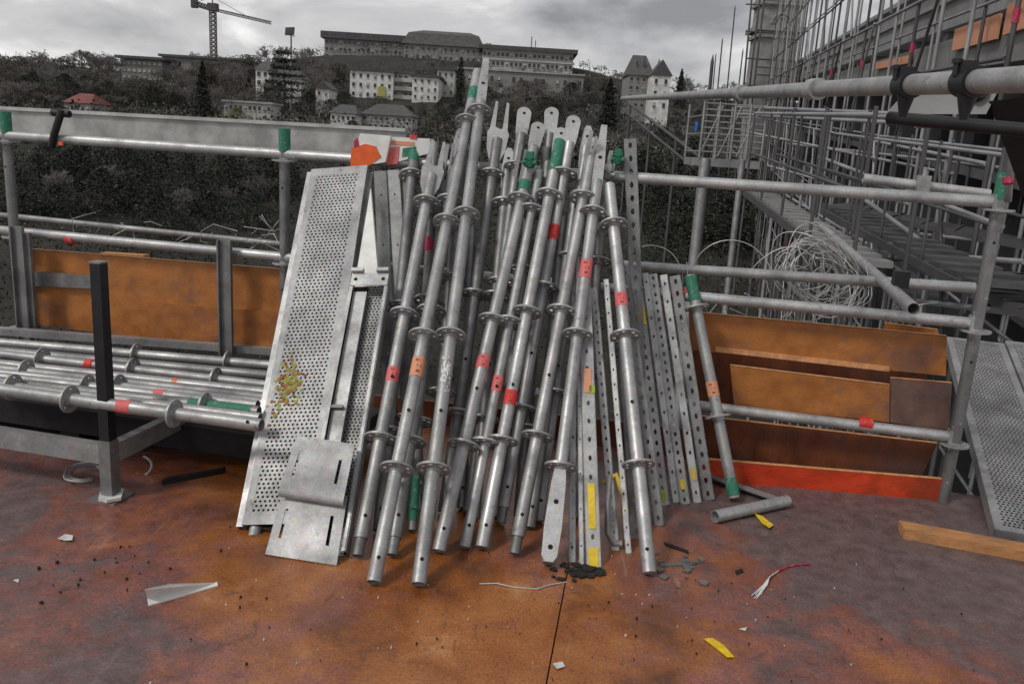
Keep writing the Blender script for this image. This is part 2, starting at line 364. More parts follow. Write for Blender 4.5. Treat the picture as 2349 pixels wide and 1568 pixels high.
RECTS = [(802, 1040, 160, 250, 150), (587, 616, 160, 222, 140), (618, 690, 182, 232, 142), (724, 755, 198, 246, 128), (758, 815, 256, 300, 100), (830, 945, 262, 298, 104), (148, 208, 230, 260, 110), (514, 622, 238, 258, 112), (1436, 1534, 140, 252, 146), (280, 374, 132, 178, 165), (744, 1312, 80, 150, 190), (530, 590, 250, 284, 100)]
def blocks(P, h):
    u, v = px(P); dd = (P-CAM).dot(F_); vt = v-h/dd*FPX
    for (a, b_, t, bo, d0) in RECTS:
        if a-3 < u < b_+3 and dd < d0+4 and vt < bo-4 and v > t: return True
    return False
# ground cover clumps: brambles and ivy on the bank (nobody could count them)
random.seed(5)
g = MB()
def leafquad(mb, c, s, up=.0):
    a = V((random.gauss(0, 1), random.gauss(0, 1), random.gauss(0, 1)+up)).normalized(); b = a.orthogonal().normalized(); b.rotate(Matrix.Rotation(random.random()*6.28, 3, a)); c2 = a.cross(b)
    mb.add([c-b*s-c2*s*.5, c+b*s-c2*s*.5, c+b*s*.6+c2*s*.6, c-b*s*.7+c2*s*.5], [(0, 1, 2, 3)])
for i in range(9000):
    r = random.uniform(24, 95)**1; a = R(random.uniform(-38, 38)); x, y = r*math.sin(a), r*math.cos(a)
    g.mat(random.choice((0, 0, 0, 1, 2)))
    z = hill(x, y); hh = random.uniform(.2, 1.1)
    if blocks(V((x, y, z)), 1.2): continue
    for _ in range(12): leafquad(g, V((x+random.gauss(0, .6), y+random.gauss(0, .6), z+abs(random.gauss(0, hh)))), random.uniform(.0007, .0022)*r)
tag(g.build('bramble_cover', [M['under'], M['leaf_m'], M['leaf_m']], origin=V((0, 50, 0))), kind='stuff')

M['conc'] = mat('old_concrete', (.38, .375, .36), .85, 0, .35, 1.6, bump=.3, bscale=8)
M['conc_d'] = mat('dark_concrete', (.06, .06, .06), .85, 0, .4, 1.2)
M['conc_l'] = mat('pale_concrete', (.48, .47, .455), .85, 0, .25, 1.4)
# bridge parapet on the left, running behind the rail
PD = 21.0
def onpar(u, v, off=0.0):
    n = V((.06, 1, 0)).normalized(); r = ray(u, v); t = (PD+off-CAM.dot(n))/r.dot(n); return CAM+r*t
br = thing('bridge', onpar(300, 350), 'grey concrete road bridge with a low parapet running behind the left guard rail', 'bridge')
A, B = onpar(-260, 238), onpar(930, 303); dn = V((0, 0, -1)); bk = V((.05, 1, 0))
hA = .60; g = MB(); g.box(A, B-A, bk*.25, dn*hA); g.build('parapet', M['conc'], br)
g = MB(); g.box(A+V((0, -.06, .09)), B-A, bk*.37, dn*.085); g.build('coping', M['conc_l'], br)
g = MB(); g.box(A+dn*(hA+.003)+V((0, -.35, 0)), B-A, bk*1.4, dn*.12); g.build('deck_slab', M['conc_d'], br)

# ---- buildings
M['glass'] = mat('window_glass', (.03, .032, .036), .15, 0, .2, 2)
M['shut'] = mat('pale_blind', (.42, .42, .40), .7, 0, .2, 2)
M['roof_d'] = mat('dark_slate_roof', (.085, .08, .08), .8, 0, .3, 1.5)
M['roof_r'] = mat('red_tile_roof', (.22, .07, .06), .85, 0, .3, 2)
M['w_grey'] = mat('grey_render', (.24, .235, .225), .85, 0, .2, .6)
M['w_mid'] = mat('stone_render', (.36, .35, .335), .85, 0, .2, .6)
M['w_white'] = mat('white_render', (.66, .65, .63), .85, 0, .3, .9)
M['w_cream'] = mat('cream_render', (.47, .46, .43), .85, 0, .15, .6)
M['w_yel'] = mat('yellow_render', (.42, .40, .12), .85, 0, .15, .6)
def bbase(u0, u1, vt, vb, dep):
    """facing block at depth dep: returns origin (left bottom), X vector, height"""
    A = at(u0, vb, dep); B = at(u1, vb, dep); A2 = at(u0, vt, dep)
    z0 = min(A.z, B.z); X = V((B.x-A.x, B.y-A.y, 0)); return V((A.x, A.y, z0)), X, max(A2.z, at(u1, vt, dep).z-.0)-z0
def block(par, u0, u1, vt, vb, dep, deep, wm, rows=0, cols=0, wm_g='glass', roof='flat', rm='roof_d', rh=2.0, ww=.5, wh=.5, base=5, turn=0, over=.25, bands=False, skip=0):
    O, X, h = bbase(u0, u1, vt, vb, dep); xn = X.normalized(); L = X.length; Yd = V((-xn.y, xn.x, 0))
    if turn: Yd.rotate(Matrix.Rotation(turn, 3, 'Z'))
    Y = Yd*deep; Z = V((0, 0, 1))
    g = MB(); g.box(O-Z*base, X, Y, Z*(h+base)); wall = g.build('wall', M[wm], par)
    T = O+Z*h
    if roof == 'flat':
        g = MB(); g.box(T-xn*over-Yd*over+Z*.004, X+xn*2*over, Y+Yd*2*over, Z*rh); g.build('roof', M[rm], par)
    elif roof == 'hip':
        k = min(deep*.5, L*.28); a = T-xn*over-Yd*over; X2 = X+xn*2*over; Y2 = Y+Yd*2*over
        p = [a, a+X2, a+X2+Y2, a+Y2, a+Yd*deep*.5+xn*k+Z*rh, a+X2+Yd*deep*.5-xn*k+Z*rh]
        g = MB(); g.add(p, [(0, 1, 5, 4), (1, 2, 5), (2, 3, 4, 5), (3, 0, 4), (3, 2, 1, 0)]); g.build('roof', M[rm], par)
    elif roof == 'gable':
        a = T-xn*over-Yd*over; X2 = X+xn*2*over; Y2 = Y+Yd*2*over
        p = [a, a+X2, a+X2+Y2, a+Y2, a+X2*.5+Z*rh, a+X2*.5+Y2+Z*rh]
        g = MB(); g.add(p, [(0, 1, 4), (1, 2, 5, 4), (2, 3, 5), (3, 0, 4, 5), (3, 2, 1, 0)]); g.build('roof', M[rm], par)
    elif roof == 'mansard':
        a = T-xn*over-Yd*over; X2 = X+xn*2*over; Y2 = Y+Yd*2*over; i1 = rh*.5
        lo = [a, a+X2, a+X2+Y2, a+Y2]; mid = [a+(xn+Yd)*i1*.7+Z*rh*.62, a+X2+(Yd-xn)*i1*.7+Z*rh*.62, a+X2+Y2-(xn+Yd)*i1*.7+Z*rh*.62, a+Y2+(xn-Yd)*i1*.7+Z*rh*.62]
        kx = L*.22; hi = [a+xn*kx+Yd*deep*.4+Z*rh, a+X2-xn*kx+Yd*deep*.4+Z*rh, a+X2-xn*kx+Yd*deep*.6+Z*rh, a+xn*kx+Yd*deep*.6+Z*rh]
        g = MB(); g.add(lo+mid+hi, [(k, (k+1) % 4, 4+(k+1) % 4, 4+k) for k in range(4)]+[(4+k, 4+(k+1) % 4, 8+(k+1) % 4, 8+k) for k in range(4)]+[(8, 9, 10, 11)]); g.build('roof', M[rm], par)
    if rows and cols:
        for j in range(rows):
            for i in range(cols):
                if skip and (i*7+j*3) % skip == 0: continue
                w_, h_ = L/cols, h/rows; o = O+xn*(w_*(i+.5-ww/2))+Z*(h_*(j+.5-wh/2))-Yd*.06
                g = MB(); g.mat(0).box(o, xn*w_*ww, Yd*.055, Z*h_*wh); g.mat(1)
                g.box(o+Z*(-.1)-Yd*.08, xn*w_*ww, Yd*.13, Z*.1)
                if (i*5+j*3) % 4 == 0: g.mat(2).box(o+Z*h_*wh*.35-Yd*.03, xn*w_*ww*.98, Yd*.03, Z*h_*wh*.6)
                g.build('window', [M[wm_g], M['conc_l'], M['shut']], par)
    if bands:
        for j in range(1, rows+1):
            g = MB(); g.box(O+Z*(h*j/rows-.22)-Yd*.2, X, Yd*.2, Z*.22); g.build('cornice', M['conc_l'], par)
    return O, X, h, Yd, wall
def bld(name, label, u, v, dep): return thing(name, at(u, v, dep), label, 'building')
b = bld('hospital', 'long grey flat roofed institution block on the hilltop left of the big hipped roof', 840, 150, 200)
block(b, 744, 932, 100, 152, 200, 18, 'w_grey', 4, 18, rh=1.5, ww=.5, wh=.42, over=.8)
b = bld('hospital', 'broad building under a huge dark hipped roof crowning the hill', 1010, 150, 196)
block(b, 925, 1104, 112, 158, 196, 26, 'w_grey', 3, 14, roof='mansard', rh=4.3, ww=.4, wh=.4, over=.6)
g = MB(); P = at(985, 80, 205); g.box(P+V((0, 0, -1)), V((1.6, 0, 0)), V((0, 1.2, 0)), V((0, 0, 1.4))); g.build('chimney', M['conc_d'], b)
b = bld('hospital', 'wide curved fronted grey building with pale roof edge right of the hipped roof', 1205, 165, 190)
O, X, h, Yd, wl = block(b, 1104, 1312, 126, 175, 190, 16, 'w_mid', 3, 20, rh=.9, ww=.62, wh=.4, over=.9, bands=True)
g = MB(); P = at(1112, 126, 194); g.box(P, V((1.4, 0, 0)), V((0, 1.2, 0)), V((0, 0, 2.6))); g.build('chimney', M['w_mid'], b)
g = MB(); P = at(1218, 122, 194); g.cyl(P, P+V((0, 0, 3.6)), .12, 6); g.cyl(P+V((.9, 0, 0)), P+V((.9, 0, 2.8)), .1, 6); g.build('antenna', M['far_steel'], b)
b = bld('terrace_building', 'long low grey building with a thin pale eaves line below the hilltop blocks', 1200, 220, 165)
block(b, 1050, 1335, 176, 232, 165, 9, 'w_grey', 2, 17, rh=.3, rm='w_mid', ww=.4, wh=.35, over=.3, skip=3)
b = bld('apartment_block', 'pale apartment block with a yellow panel on its left wing', 850, 240, 150)
O, X, h, Yd, wl = block(b, 802, 900, 168, 246, 150, 10, 'w_white', 4, 6, rh=.4, ww=.34, wh=.4, over=.4)
P = at(866, 235, 149.6); g = MB(); g.box(P, X.normalized()*1.3, Yd*.25, V((0, 0, 2.8))); g.build('panel', M['w_yel'], b)
b = bld('apartment_block', 'grey apartment block with rows of balconies between two pale blocks', 920, 240, 151)
O, X, h, Yd, wl = block(b, 898, 948, 172, 246, 152, 9, 'w_mid', 4, 4, rh=.5, ww=.6, wh=.5, over=.3)
for j in range(4):
    g = MB(); g.box(O+V((0, 0, h*j/4))-Yd*.9, X, Yd*.88, V((0, 0, .7))); g.build('balcony', M['w_cream'], b)
b = bld('apartment_block', 'white apartment block left of the tall dark cypress', 975, 240, 148)
block(b, 944, 1004, 180, 248, 148, 10, 'w_white', 4, 4, rh=.4, ww=.32, wh=.38, over=.4)
b = bld('apartment_block', 'taller pale grey apartment block right behind the white one', 1018, 240, 156)
block(b, 1000, 1040, 164, 240, 156, 9, 'w_cream', 4, 3, rh=.4, ww=.34, wh=.4, over=.4)
b = bld('low_building', 'flat roofed grey building with white windows on the skyline left of the crane', 326, 180, 165)
block(b, 280, 374, 140, 184, 165, 12, 'w_grey', 3, 8, wm_g='shut', rh=.5, ww=.6, wh=.35, over=.9)
b = bld('low_building', 'long dark flat roofed wing under the crane mast', 405, 185, 168)
block(b, 374, 560, 142, 190, 170, 12, 'w_grey', 2, 12, rh=.45, ww=.4, wh=.35, over=.6, skip=2)
b = bld('house', 'narrow white house between bare trees left of centre', 600, 215, 140)
block(b, 587, 616, 162, 218, 140, 7, 'w_white', 3, 2, roof='hip', rh=1.6)
b = bld('house', 'pale house behind the spreading cedar beside the narrow white house', 650, 215, 142)
block(b, 618, 690, 182, 230, 142, 8, 'w_cream', 2, 5, roof='hip', rh=2, ww=.4)
b = bld('house', 'small white gabled house left of the apartment blocks', 738, 240, 128)
block(b, 724, 755, 205, 244, 128, 6, 'w_white', 2, 2, roof='gable', rh=1.2, ww=.3, wh=.4)
b = bld('house', 'low white house with many windows just above the parapet', 787, 288, 100)
block(b, 758, 815, 262, 300, 100, 6, 'w_white', 2, 5, roof='hip', rh=1.1, ww=.5, wh=.4)
b = bld('house', 'wide low dark roofed house beneath the pale apartment blocks', 880, 290, 104)
block(b, 830, 945, 268, 296, 104, 6, 'w_mid', 2, 9, roof='hip', rh=1.4, ww=.4, wh=.4)
b = bld('house', 'low house with a red tile roof among trees on the left', 178, 245, 110)
block(b, 148, 208, 238, 258, 110, 6, 'w_mid', 1, 5, roof='hip', rm='roof_r', rh=1.3, ww=.4, wh=.4)
b = bld('house', 'long low pale house above the yellow green shrub', 560, 255, 112)
block(b, 514, 622, 240, 256, 112, 5, 'w_cream', 1, 10, roof='flat', rm='w_mid', rh=.25, ww=.6, wh=.4)
b = bld('villa', 'villa with a dark pointed roof and a white turret on the right of the hill', 1490, 240, 150)
block(b, 1436, 1492, 176, 250, 150, 9, 'w_grey', 4, 4, roof='hip', rh=3.8, ww=.4, wh=.4)
O, X, h, Yd, wl = block(b, 1488, 1532, 176, 254, 146, 4, 'w_white', 3, 2, roof='gable', rh=2.6, ww=.28, wh=.4)
for u, v0, v1 in ((1460, 150, 135), (1477, 152, 132), (1510, 152, 136)):
    P = at(u, v0+6, 150); g = MB(); g.cyl(P, P+V((0, 0, (v0-v1)*.11)), .35, 6, .03); g.build('finial', M['roof_d'], b)

# ---- crane and floodlight mast
M['crane'] = mat('crane_lattice', (.20, .19, .18), .6, .2, .2, 2)
c = thing('tower_crane', ground_hit(490, 190), 'tower crane with lattice mast and long slender jib against the clouds', 'crane')
DC = 185
def lattice(mb, a, b, w_, n, r=.07):
    A_, X, Y = mb.ax(a, b); cs = [X*w_+Y*w_, X*w_-Y*w_, -X*w_-Y*w_, -X*w_+Y*w_]
    for q in cs: mb.cyl(a+q, b+q, r, 5)
    for k_ in range(n):
        p, q = a.lerp(b, k_/n), a.lerp(b, (k_+1)/n)
        for i in range(4): mb.cyl(p+cs[i], q+cs[(i+1) % 4], r*.7, 4)
        for i in range(4): mb.cyl(p+cs[i], p+cs[(i+1) % 4], r*.7, 4)
P0 = at(491, 175, DC); P1 = V((P0.x, P0.y, at(489, 25, DC).z))
g = MB(); lattice(g, P0, P1, .55, 16, .13); g.build('mast', M['crane'], c)
g = MB(); g.cbox(P1+V((.4, -.8, .2)), V((2.0, 0, 0)), V((0, 1.6, 0)), V((0, 0, 1.5))); g.build('cab', M['roof_d'], c)
J0 = at(498, 24, DC); J1 = at(622, 53, DC); g = MB(); lattice(g, J0, J1, .26, 22, .085); g.build('jib', M['crane'], c)
K0 = at(484, 20, DC); K1 = at(446, 8, DC); g = MB(); lattice(g, K0, K1, .42, 6, .16); g.cbox(K1, V((1.3, 0, 0)), V((0, 1, 0)), V((0, 0, 1.9))); g.build('counter_jib', M['roof_d'], c)
g = MB(); P2 = P1+V((0, 0, 2.4)); g.cyl(P2, J0.lerp(J1, .6), .05, 4); g.cyl(P2, K1, .05, 4); g.cyl(P1, P2, .2, 6, .1); g.build('stay', M['crane'], c)
c = thing('floodlight_mast', ground_hit(668, 240), 'tall slim floodlight mast standing above the bare trees', 'mast')
P0 = at(668, 245, 130); P1 = V((P0.x, P0.y, at(664, 84, 130).z)); g = MB(); g.cyl(P0-V((0, 0, 3)), P1, .22, 8, .12); g.build('pole', M['crane'], c)
g = MB(); g.cbox(P1+V((-.2, 0, .5)), V((1.3, 0, .1)), V((0, .5, 0)), V((.1, 0, 1.1))); g.cyl(P1+V((-.7, 0, 0)), P1+V((.6, 0, -.2)), .06, 5); g.build('lamp_head', M['roof_d'], c)

# ---- trees
def branchy(mb_t, mb_c, seed, H=9, spread=.55, levels=6):
    rnd = random.Random(seed)
    def grow(p, d, L, r, lv, mb):
        q = p+d*L; mb.cyl(p, q, r, 5 if lv < 2 else 3, r*.65, caps=False)
        if lv >= levels: return
        for i in range(rnd.choice((2, 3, 3)) if lv else 5):
            nd = (d+V((rnd.gauss(0, spread), rnd.gauss(0, spread), rnd.gauss(.12, .25)))).normalized()
            st = p.lerp(q, rnd.uniform(.55, 1)) if lv else p.lerp(q, rnd.uniform(.4, 1))
            grow(st, nd, L*rnd.uniform(.6, .82), max(r*.58, .036), lv+1, mb_c)
    grow(V((0, 0, -.5)), V((rnd.gauss(0, .05), rnd.gauss(0, .05), 1)), H*.34, H*.02, 0, mb_t)
def evergreen(mb_t, mb_c, seed, H, kind):
    rnd = random.Random(seed); mb_t.cyl(V((0, 0, -.5)), V((0, 0, H*.9)), H*.022, 6, H*.004)
    n = {'fir': 2600, 'cypress': 2000, 'cedar': 2600, 'bush': 2600}[kind]
    for i in range(n):
        t = rnd.random()
        if kind == 'fir': z = H*(.08+.92*t); rr = H*.2*(1-t)**.8*(.55+.45*abs(math.sin(t*26)))
        elif kind == 'cypress': z = H*(.03+.97*t); rr = H*.10*math.sin(min(1, (1-t)*2.2+.05)*1.57)
        elif kind == 'cedar': z = H*(.3+.68*round(t*6)/6)+rnd.gauss(0, H*.012); rr = H*.42*(1-.7*t)
        else: z = H*t; rr = H*.42*math.sqrt(max(0, 1-(2*t-.9)**2*.8))*(.8+.3*math.sin(seed+5*t))
        a = rnd.random()*6.283; q = rr*math.sqrt(rnd.random())*(1+.25*math.sin(3*a+seed)); c_ = V((q*math.cos(a), q*math.sin(a), z-(q*.18 if kind == 'fir' else 0)))
        s_ = rnd.uniform(.010, .024)*H; nn = V((rnd.gauss(0, 1), rnd.gauss(0, 1), rnd.gauss(0, 1))).normalized(); b_ = nn.orthogonal().normalized(); c2 = nn.cross(b_)
        mb_c.mat(0 if rnd.random() < .75 else 1)
        mb_c.add([c_-b_*s_, c_+c2*s_*.7, c_+b_*s_*1.1, c_-c2*s_*.6], [(0, 1, 2, 3)])
PROTO = {}
for k_ in range(5):
    t_, c_ = MB(), MB(); branchy(t_, c_, 30+k_, 9, .5+.06*k_, 6); PROTO['bare%d' % k_] = (t_, c_, [M['twig']], M['bark'])
for k_, (kd, h_) in enumerate((('fir', 10), ('cypress', 10), ('cedar', 10), ('bush', 6))):
    t_, c_ = MB(), MB(); evergreen(t_, c_, 3+k_, h_, kd); PROTO[kd] = (t_, c_, [M['leaf_d'], M['leaf_m']], M['bark'])
t_, c_ = MB(), MB(); evergreen(t_, c_, 19, 6, 'bush'); PROTO['ybush'] = (t_, c_, [M['leaf_y'], M['leaf_m']], M['bark'])
g = MB(); random.seed(77)
for i in range(5200):
    r = random.uniform(60, 215); a = R(random.uniform(-36, 36)); x, y = r*math.sin(a), r*math.cos(a); z = hill(x, y); rr = random.uniform(.5, 2.0)
    if blocks(V((x, y, z)), rr*1.2): continue
    g.mat(random.choice((0, 1, 1, 2, 2, 3, 3)))
    for _ in range(14):
        d = V((random.gauss(0, 1), random.gauss(0, 1), abs(random.gauss(0, 1)))).normalized()*rr*random.uniform(.5, 1); leafquad(g, V((x, y, z))+d, random.uniform(.08, .26))
g.mat(0)
for i in range(3000):
    r = random.uniform(70, 215); a = R(random.uniform(-36, 36)); x, y = r*math.sin(a), r*math.cos(a); z = hill(x, y)
    if blocks(V((x, y, z)), 1.5): continue
    for _ in range(3):
        p = V((x+random.gauss(0, 1), y+random.gauss(0, 1), z-.2)); q = p+V((random.gauss(0, .9), random.gauss(0, .6), random.uniform(.4, 1.7))); w_ = V((random.uniform(.03, .09), 0, 0)); g.add([p-w_, p+w_, q+w_*.3, q-w_*.3], [(0, 1, 2, 3)])
tag(g.build('bare_thicket', [M['twig'], M['under'], M['brown'], M['olive']], origin=V((0, 140, 0))), kind='stuff')
t_, c_ = MB(), MB(); evergreen(t_, c_, 41, 7, 'bush'); PROTO['broad'] = (t_, c_, [M['brown'], M['olive']], M['bark'])
INST = {}
NMH = {'fir': 10, 'cypress': 10, 'cedar': 10, 'bush': 6, 'ybush': 6, 'broad': 7}
def tree(kind, P, H, label, group=None, rz=0, wx=1):
    s_ = H/NMH.get(kind, 9)
    if kind not in INST:
        o = thing('tree' if kind.startswith('bare') else {'fir': 'fir_tree', 'cypress': 'cypress_tree', 'cedar': 'cedar_tree', 'bush': 'evergreen_bush', 'ybush': 'shrub', 'broad': 'broad_tree'}[kind], (0, 0, 0), label, 'shrub' if 'bush' in kind else 'tree', group)
        t_, c_, cm, tm = PROTO[kind]; t_.build('trunk', tm, o); c_.build('crown', cm, o); INST[kind] = o
        o.location = P; o.scale = (s_*wx, s_*wx, s_); o.rotation_euler.z = rz; return o
    o = dup(INST[kind], P, rz, (s_*wx, s_*wx, s_), label, None)
    if group: o['group'] = group
    elif 'group' in o: del o['group']
    return o
def tree_px(kind, u, vb, vt, label, group=None, wx=1, dep=None):
    P = ground_hit(u, vb) if dep is None else at(u, vb, dep); dd = (P-CAM).dot(F_)
    return tree(kind, V((P.x, P.y, P.z-.3)), (vb-vt)/FPX*dd*1.02+.3, label, group, random.random()*6, wx)
random.seed(21)
tree_px('cypress', 1052, 262, 140, 'tall narrow black cypress right of the apartment blocks', wx=.8)
tree_px('fir', 468, 285, 150, 'dark pointed fir in the left half rising above the parapet', wx=1.15)
tree_px('fir', 1392, 300, 188, 'dark conical evergreen on the slope right of centre', wx=1.5)
tree_px('fir', 1556, 250, 164, 'dark fir right of the white turret villa', wx=1.1)
tree_px('cedar', 652, 262, 128, 'spreading cedar in front of the narrow white house', wx=1.0)
tree_px('ybush', 545, 285, 250, 'low yellow green shrub above the parapet', wx=2.2)
for rng, n, vbr, hr, lab, grp, kinds in (
    ((-20, 60), 9, (225, 262), (55, 100), 'bare grey tree at the far left of the skyline', 'bare trees at the far left', 'b'),
    ((-20, 280), 26, (152, 186), (34, 56), 'bare tree on the left skyline', 'bare trees on the left skyline', 'b'),
    ((440, 744), 22, (148, 178), (30, 50), 'bare tree on the skyline between crane and hilltop blocks', 'bare trees on the middle skyline', 'b'),
    ((1320, 1440), 8, (185, 215), (26, 44), 'bare tree on the skyline left of the villa', 'bare trees left of the villa', 'b'),
    ((-20, 760), 46, (185, 265), (32, 62), 'rounded brownish tree crown on the left hillside', 'rounded trees on the left hillside', 'm'),
    ((760, 1440), 34, (170, 300), (26, 50), 'rounded brownish tree crown around the apartments', 'rounded trees around the apartments', 'm'),
    ((30, 640), 26, (372, 560), (45, 110), 'dark shrub on the bank below the parapet', 'dark shrubs on the bank below the parapet', 'e'),
    ((100, 640), 8, (390, 500), (70, 130), 'bare sapling on the bank below the parapet', 'bare saplings on the bank below the parapet', 'b'),
    ((1440, 1800), 14, (420, 640), (60, 130), 'dark shrub on the bank behind the wire loops', 'dark shrubs on the bank behind the wire loops', 'e'),
    ((60, 280), 34, (182, 262), (42, 80), 'bare grey tree on the left hillside behind the parapet', 'bare trees on the left hillside', 'b'),
    ((380, 560), 26, (180, 265), (48, 85), 'bare tree on the slope below the crane', 'bare trees below the crane', 'b'),
    ((560, 744), 26, (165, 270), (50, 85), 'bare tree between the crane and the hilltop blocks', 'bare trees left of the hilltop blocks', 'b'),
    ((744, 1100), 22, (158, 186), (26, 46), 'bare tree between the hilltop blocks and the apartments', 'bare trees above the apartments', 'b'),
    ((1050, 1430), 30, (205, 300), (34, 70), 'bare tree on the slope below the long low building', 'bare trees on the right slope', 'b'),
    ((1540, 1760), 14, (225, 280), (40, 70), 'bare tree behind the slim poles right of the villa', 'bare trees right of the villa', 'b'),
    ((40, 460), 15, (225, 275), (28, 62), 'dark evergreen bush among bare trees on the left slope', 'evergreen bushes on the left slope', 'e'),
    ((560, 800), 10, (225, 275), (28, 60), 'dark evergreen bush in the gardens left of the apartments', 'evergreen bushes left of the apartments', 'e'),
    ((800, 1420), 18, (240, 340), (28, 60), 'dark evergreen bush on the bank behind the leaning tubes', 'evergreen bushes behind the leaning tubes', 'e'),
    ((1430, 1760), 10, (265, 400), (30, 70), 'dark evergreen bush on the bank below the villa', 'evergreen bushes below the villa', 'e')):
    for i in range(n):
        u = rng[0]+(rng[1]-rng[0])*(i+random.random())/n; vb = random.uniform(*vbr); hh = random.uniform(*hr)
        kd = 'bare%d' % random.randrange(5) if kinds == 'b' else ('broad' if kinds == 'm' else 'bush')
        Pg = ground_hit(u, vb)
        if blocks(Pg, 2.0 if kinds == 'b' else 1.0) and (kinds in 'em' or i % 4): continue
        tree_px(kd, u, vb, vb-hh, lab, grp, random.uniform(.85, 1.2) if kinds == 'b' else random.uniform(1.1, 1.9))
# ------------------------------------------------------------ construction on the right
SO = at(2349, 300, 13); SD = ray(1640, 250).normalized(); SN = V((-SD.y, SD.x, 0)).normalized()   # SN points left, away from the facade
if SN.x > 0: SN = -SN
def fz(u, v, off=0.0):                             # (s, z) on the facade plane
    r = ray(u, v); t = (SO+SN*off-CAM).dot(SN)/r.dot(SN); P = CAM+r*t-SO
    s = V((P.x, P.y, 0)).dot(V((SD.x, SD.y, 0)))/(SD.x**2+SD.y**2); return s, P.z-SD.z*s
def fp(s, z, off=0.0): return SO+SD*s+V((0, 0, z))+SN*off
Z = V((0, 0, 1))
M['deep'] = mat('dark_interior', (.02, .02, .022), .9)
M['band'] = mat('weathered_facade', (.21, .21, .205), .8, 0, .3, .8, bump=.3, bscale=5)
bb = thing('unfinished_building', fp(10, -8), 'long unfinished grey building with dark open storeys behind scaffolding on the right', 'building')
z1 = fz(2098, 0)[1]; z2 = fz(2312, 0)[1]; z3 = fz(2349, 72)[1]; z4 = fz(2349, 165)[1]
S0, S1 = -9, 48
def slab(name, za, zb, mt, off=0, th=.6, s0=S0, s1=S1):
    g = MB(); g.box(fp(s0, zb, off), SD*(s1-s0), -SN*th, Z*(za-zb)); return g.build(name, M[mt], bb)
slab('parapet', z1, z2, 'band', 0, .5)
slab('cornice', z2-.004, z2-.20, 'far_steel_b', .15, .7); slab('cornice', z1+.12, z1+.003, 'far_steel_b', .12, .7)
slab('cornice', (z1+z2)/2+.05, (z1+z2)/2-.05, 'w_grey', .08, .078)
slab('floor_slab', z3-.1, z4, 'band', .9, 4)
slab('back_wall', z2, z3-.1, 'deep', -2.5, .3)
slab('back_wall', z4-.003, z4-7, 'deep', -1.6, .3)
slab('floor_slab', z4-1.7, z4-1.9, 'band', -.6, 1.5); slab('floor_slab', z4-3.8, z4-4.0, 'conc_d', -.6, 1.5)
for i in range(19):
    s = S0+i*3.0
    g = MB(); g.box(fp(s, z3-.1, -.05), SD*.4, -SN*.4, Z*(z2-.21-(z3-.1))); g.build('column', M['band'], bb)
    g = MB(); g.box(fp(s+1, z4-1.70, -.8), SD*.4, -SN*.4, Z*1.69); g.build('column', M['band'], bb)
for i, (ua, va, ub, vb_, hh) in enumerate(((2010, 160, 2090, 145, .16), (2188, 118, 2290, 90, .34), (2306, 82, 2349, 65, .4))):
    a = fz(ua, va, .95); b_ = fz(ub, vb_, .95); g = MB(); A_ = fp(a[0], a[1], .95); B_ = fp(b_[0], b_[1], .95)
    g.box(A_, B_-A_+SD*(-.6 if i == 2 else 0), SN*.04, Z*hh)
    tag(g.build('barrier_board', M['peach']), ['far short pink orange board on the slab edge of the unfinished building', 'middle orange board on the slab edge of the unfinished building', 'nearest orange board on the slab edge at the right frame edge'][i], 'board')

scf = thing('scaffold', fp(5, -8, 1.5), 'tall tube scaffold with many posts and braces in front of the unfinished building', 'scaffold')
SZ0, SZ1 = -9.5, z1+3.4
random.seed(9)
sp = [S0+3.5+i*1.5 for i in range(28)]
for i, s in enumerate(sp):
    for off in ((1.1, 2.0) if i % 2 else (2.0,)):
        g = MB(); l = random.uniform(-.05, .05); g.cyl(fp(s+l, SZ0, off), fp(s+l, SZ1-random.choice((0, 0, .8, 1.6)), off), .027, 8)
        if i % 3 == 0 and off > 1.5: g.mat(1).cyl(fp(s+l, 1.02, off), fp(s+l, 1.15, off), .034, 8)
        g.build('standard', [M['far_steel_b' if i % 3 else 'far_steel'], M['crimson']], scf)
for j in range(7):
    for off in (1.12, 2.02):
        z = SZ0+1.2+j*2.0
        g = MB(); g.cyl(fp(sp[0], z, off), fp(sp[-1], z+.02, off), .024, 8); g.build('ledger', M['far_steel_b'], scf)
    g = MB(); z = SZ0+2.2+j*2.0; g.cyl(fp(sp[0], z, 2.03), fp(sp[-1], z, 2.03), .022, 6); g.build('guard_rail', M['far_steel'], scf)
for k_ in range(50):
    i = k_ % 26; j = (i*5+(k_//26)*3) % 6; z = SZ0+1.2+j*2.0
    g = MB(); a, b_ = (sp[i], sp[i+1]) if (i+k_//26) % 2 else (sp[i+1], sp[i]); g.cyl(fp(a, z, 2.06+.04*(k_//26)), fp(b_, z+2.0, 2.06+.04*(k_//26)), .022, 6); g.build('brace', M['far_steel_b' if k_ % 2 else 'far_steel'], scf)
for j in (1, 3):
    z = SZ0+1.25+j*2.0; g = MB(); g.box(fp(sp[0], z, 2.0), SD*(sp[-1]-sp[0]), -SN*.6, Z*.05); g.build('walkway', M['far_steel'], scf)

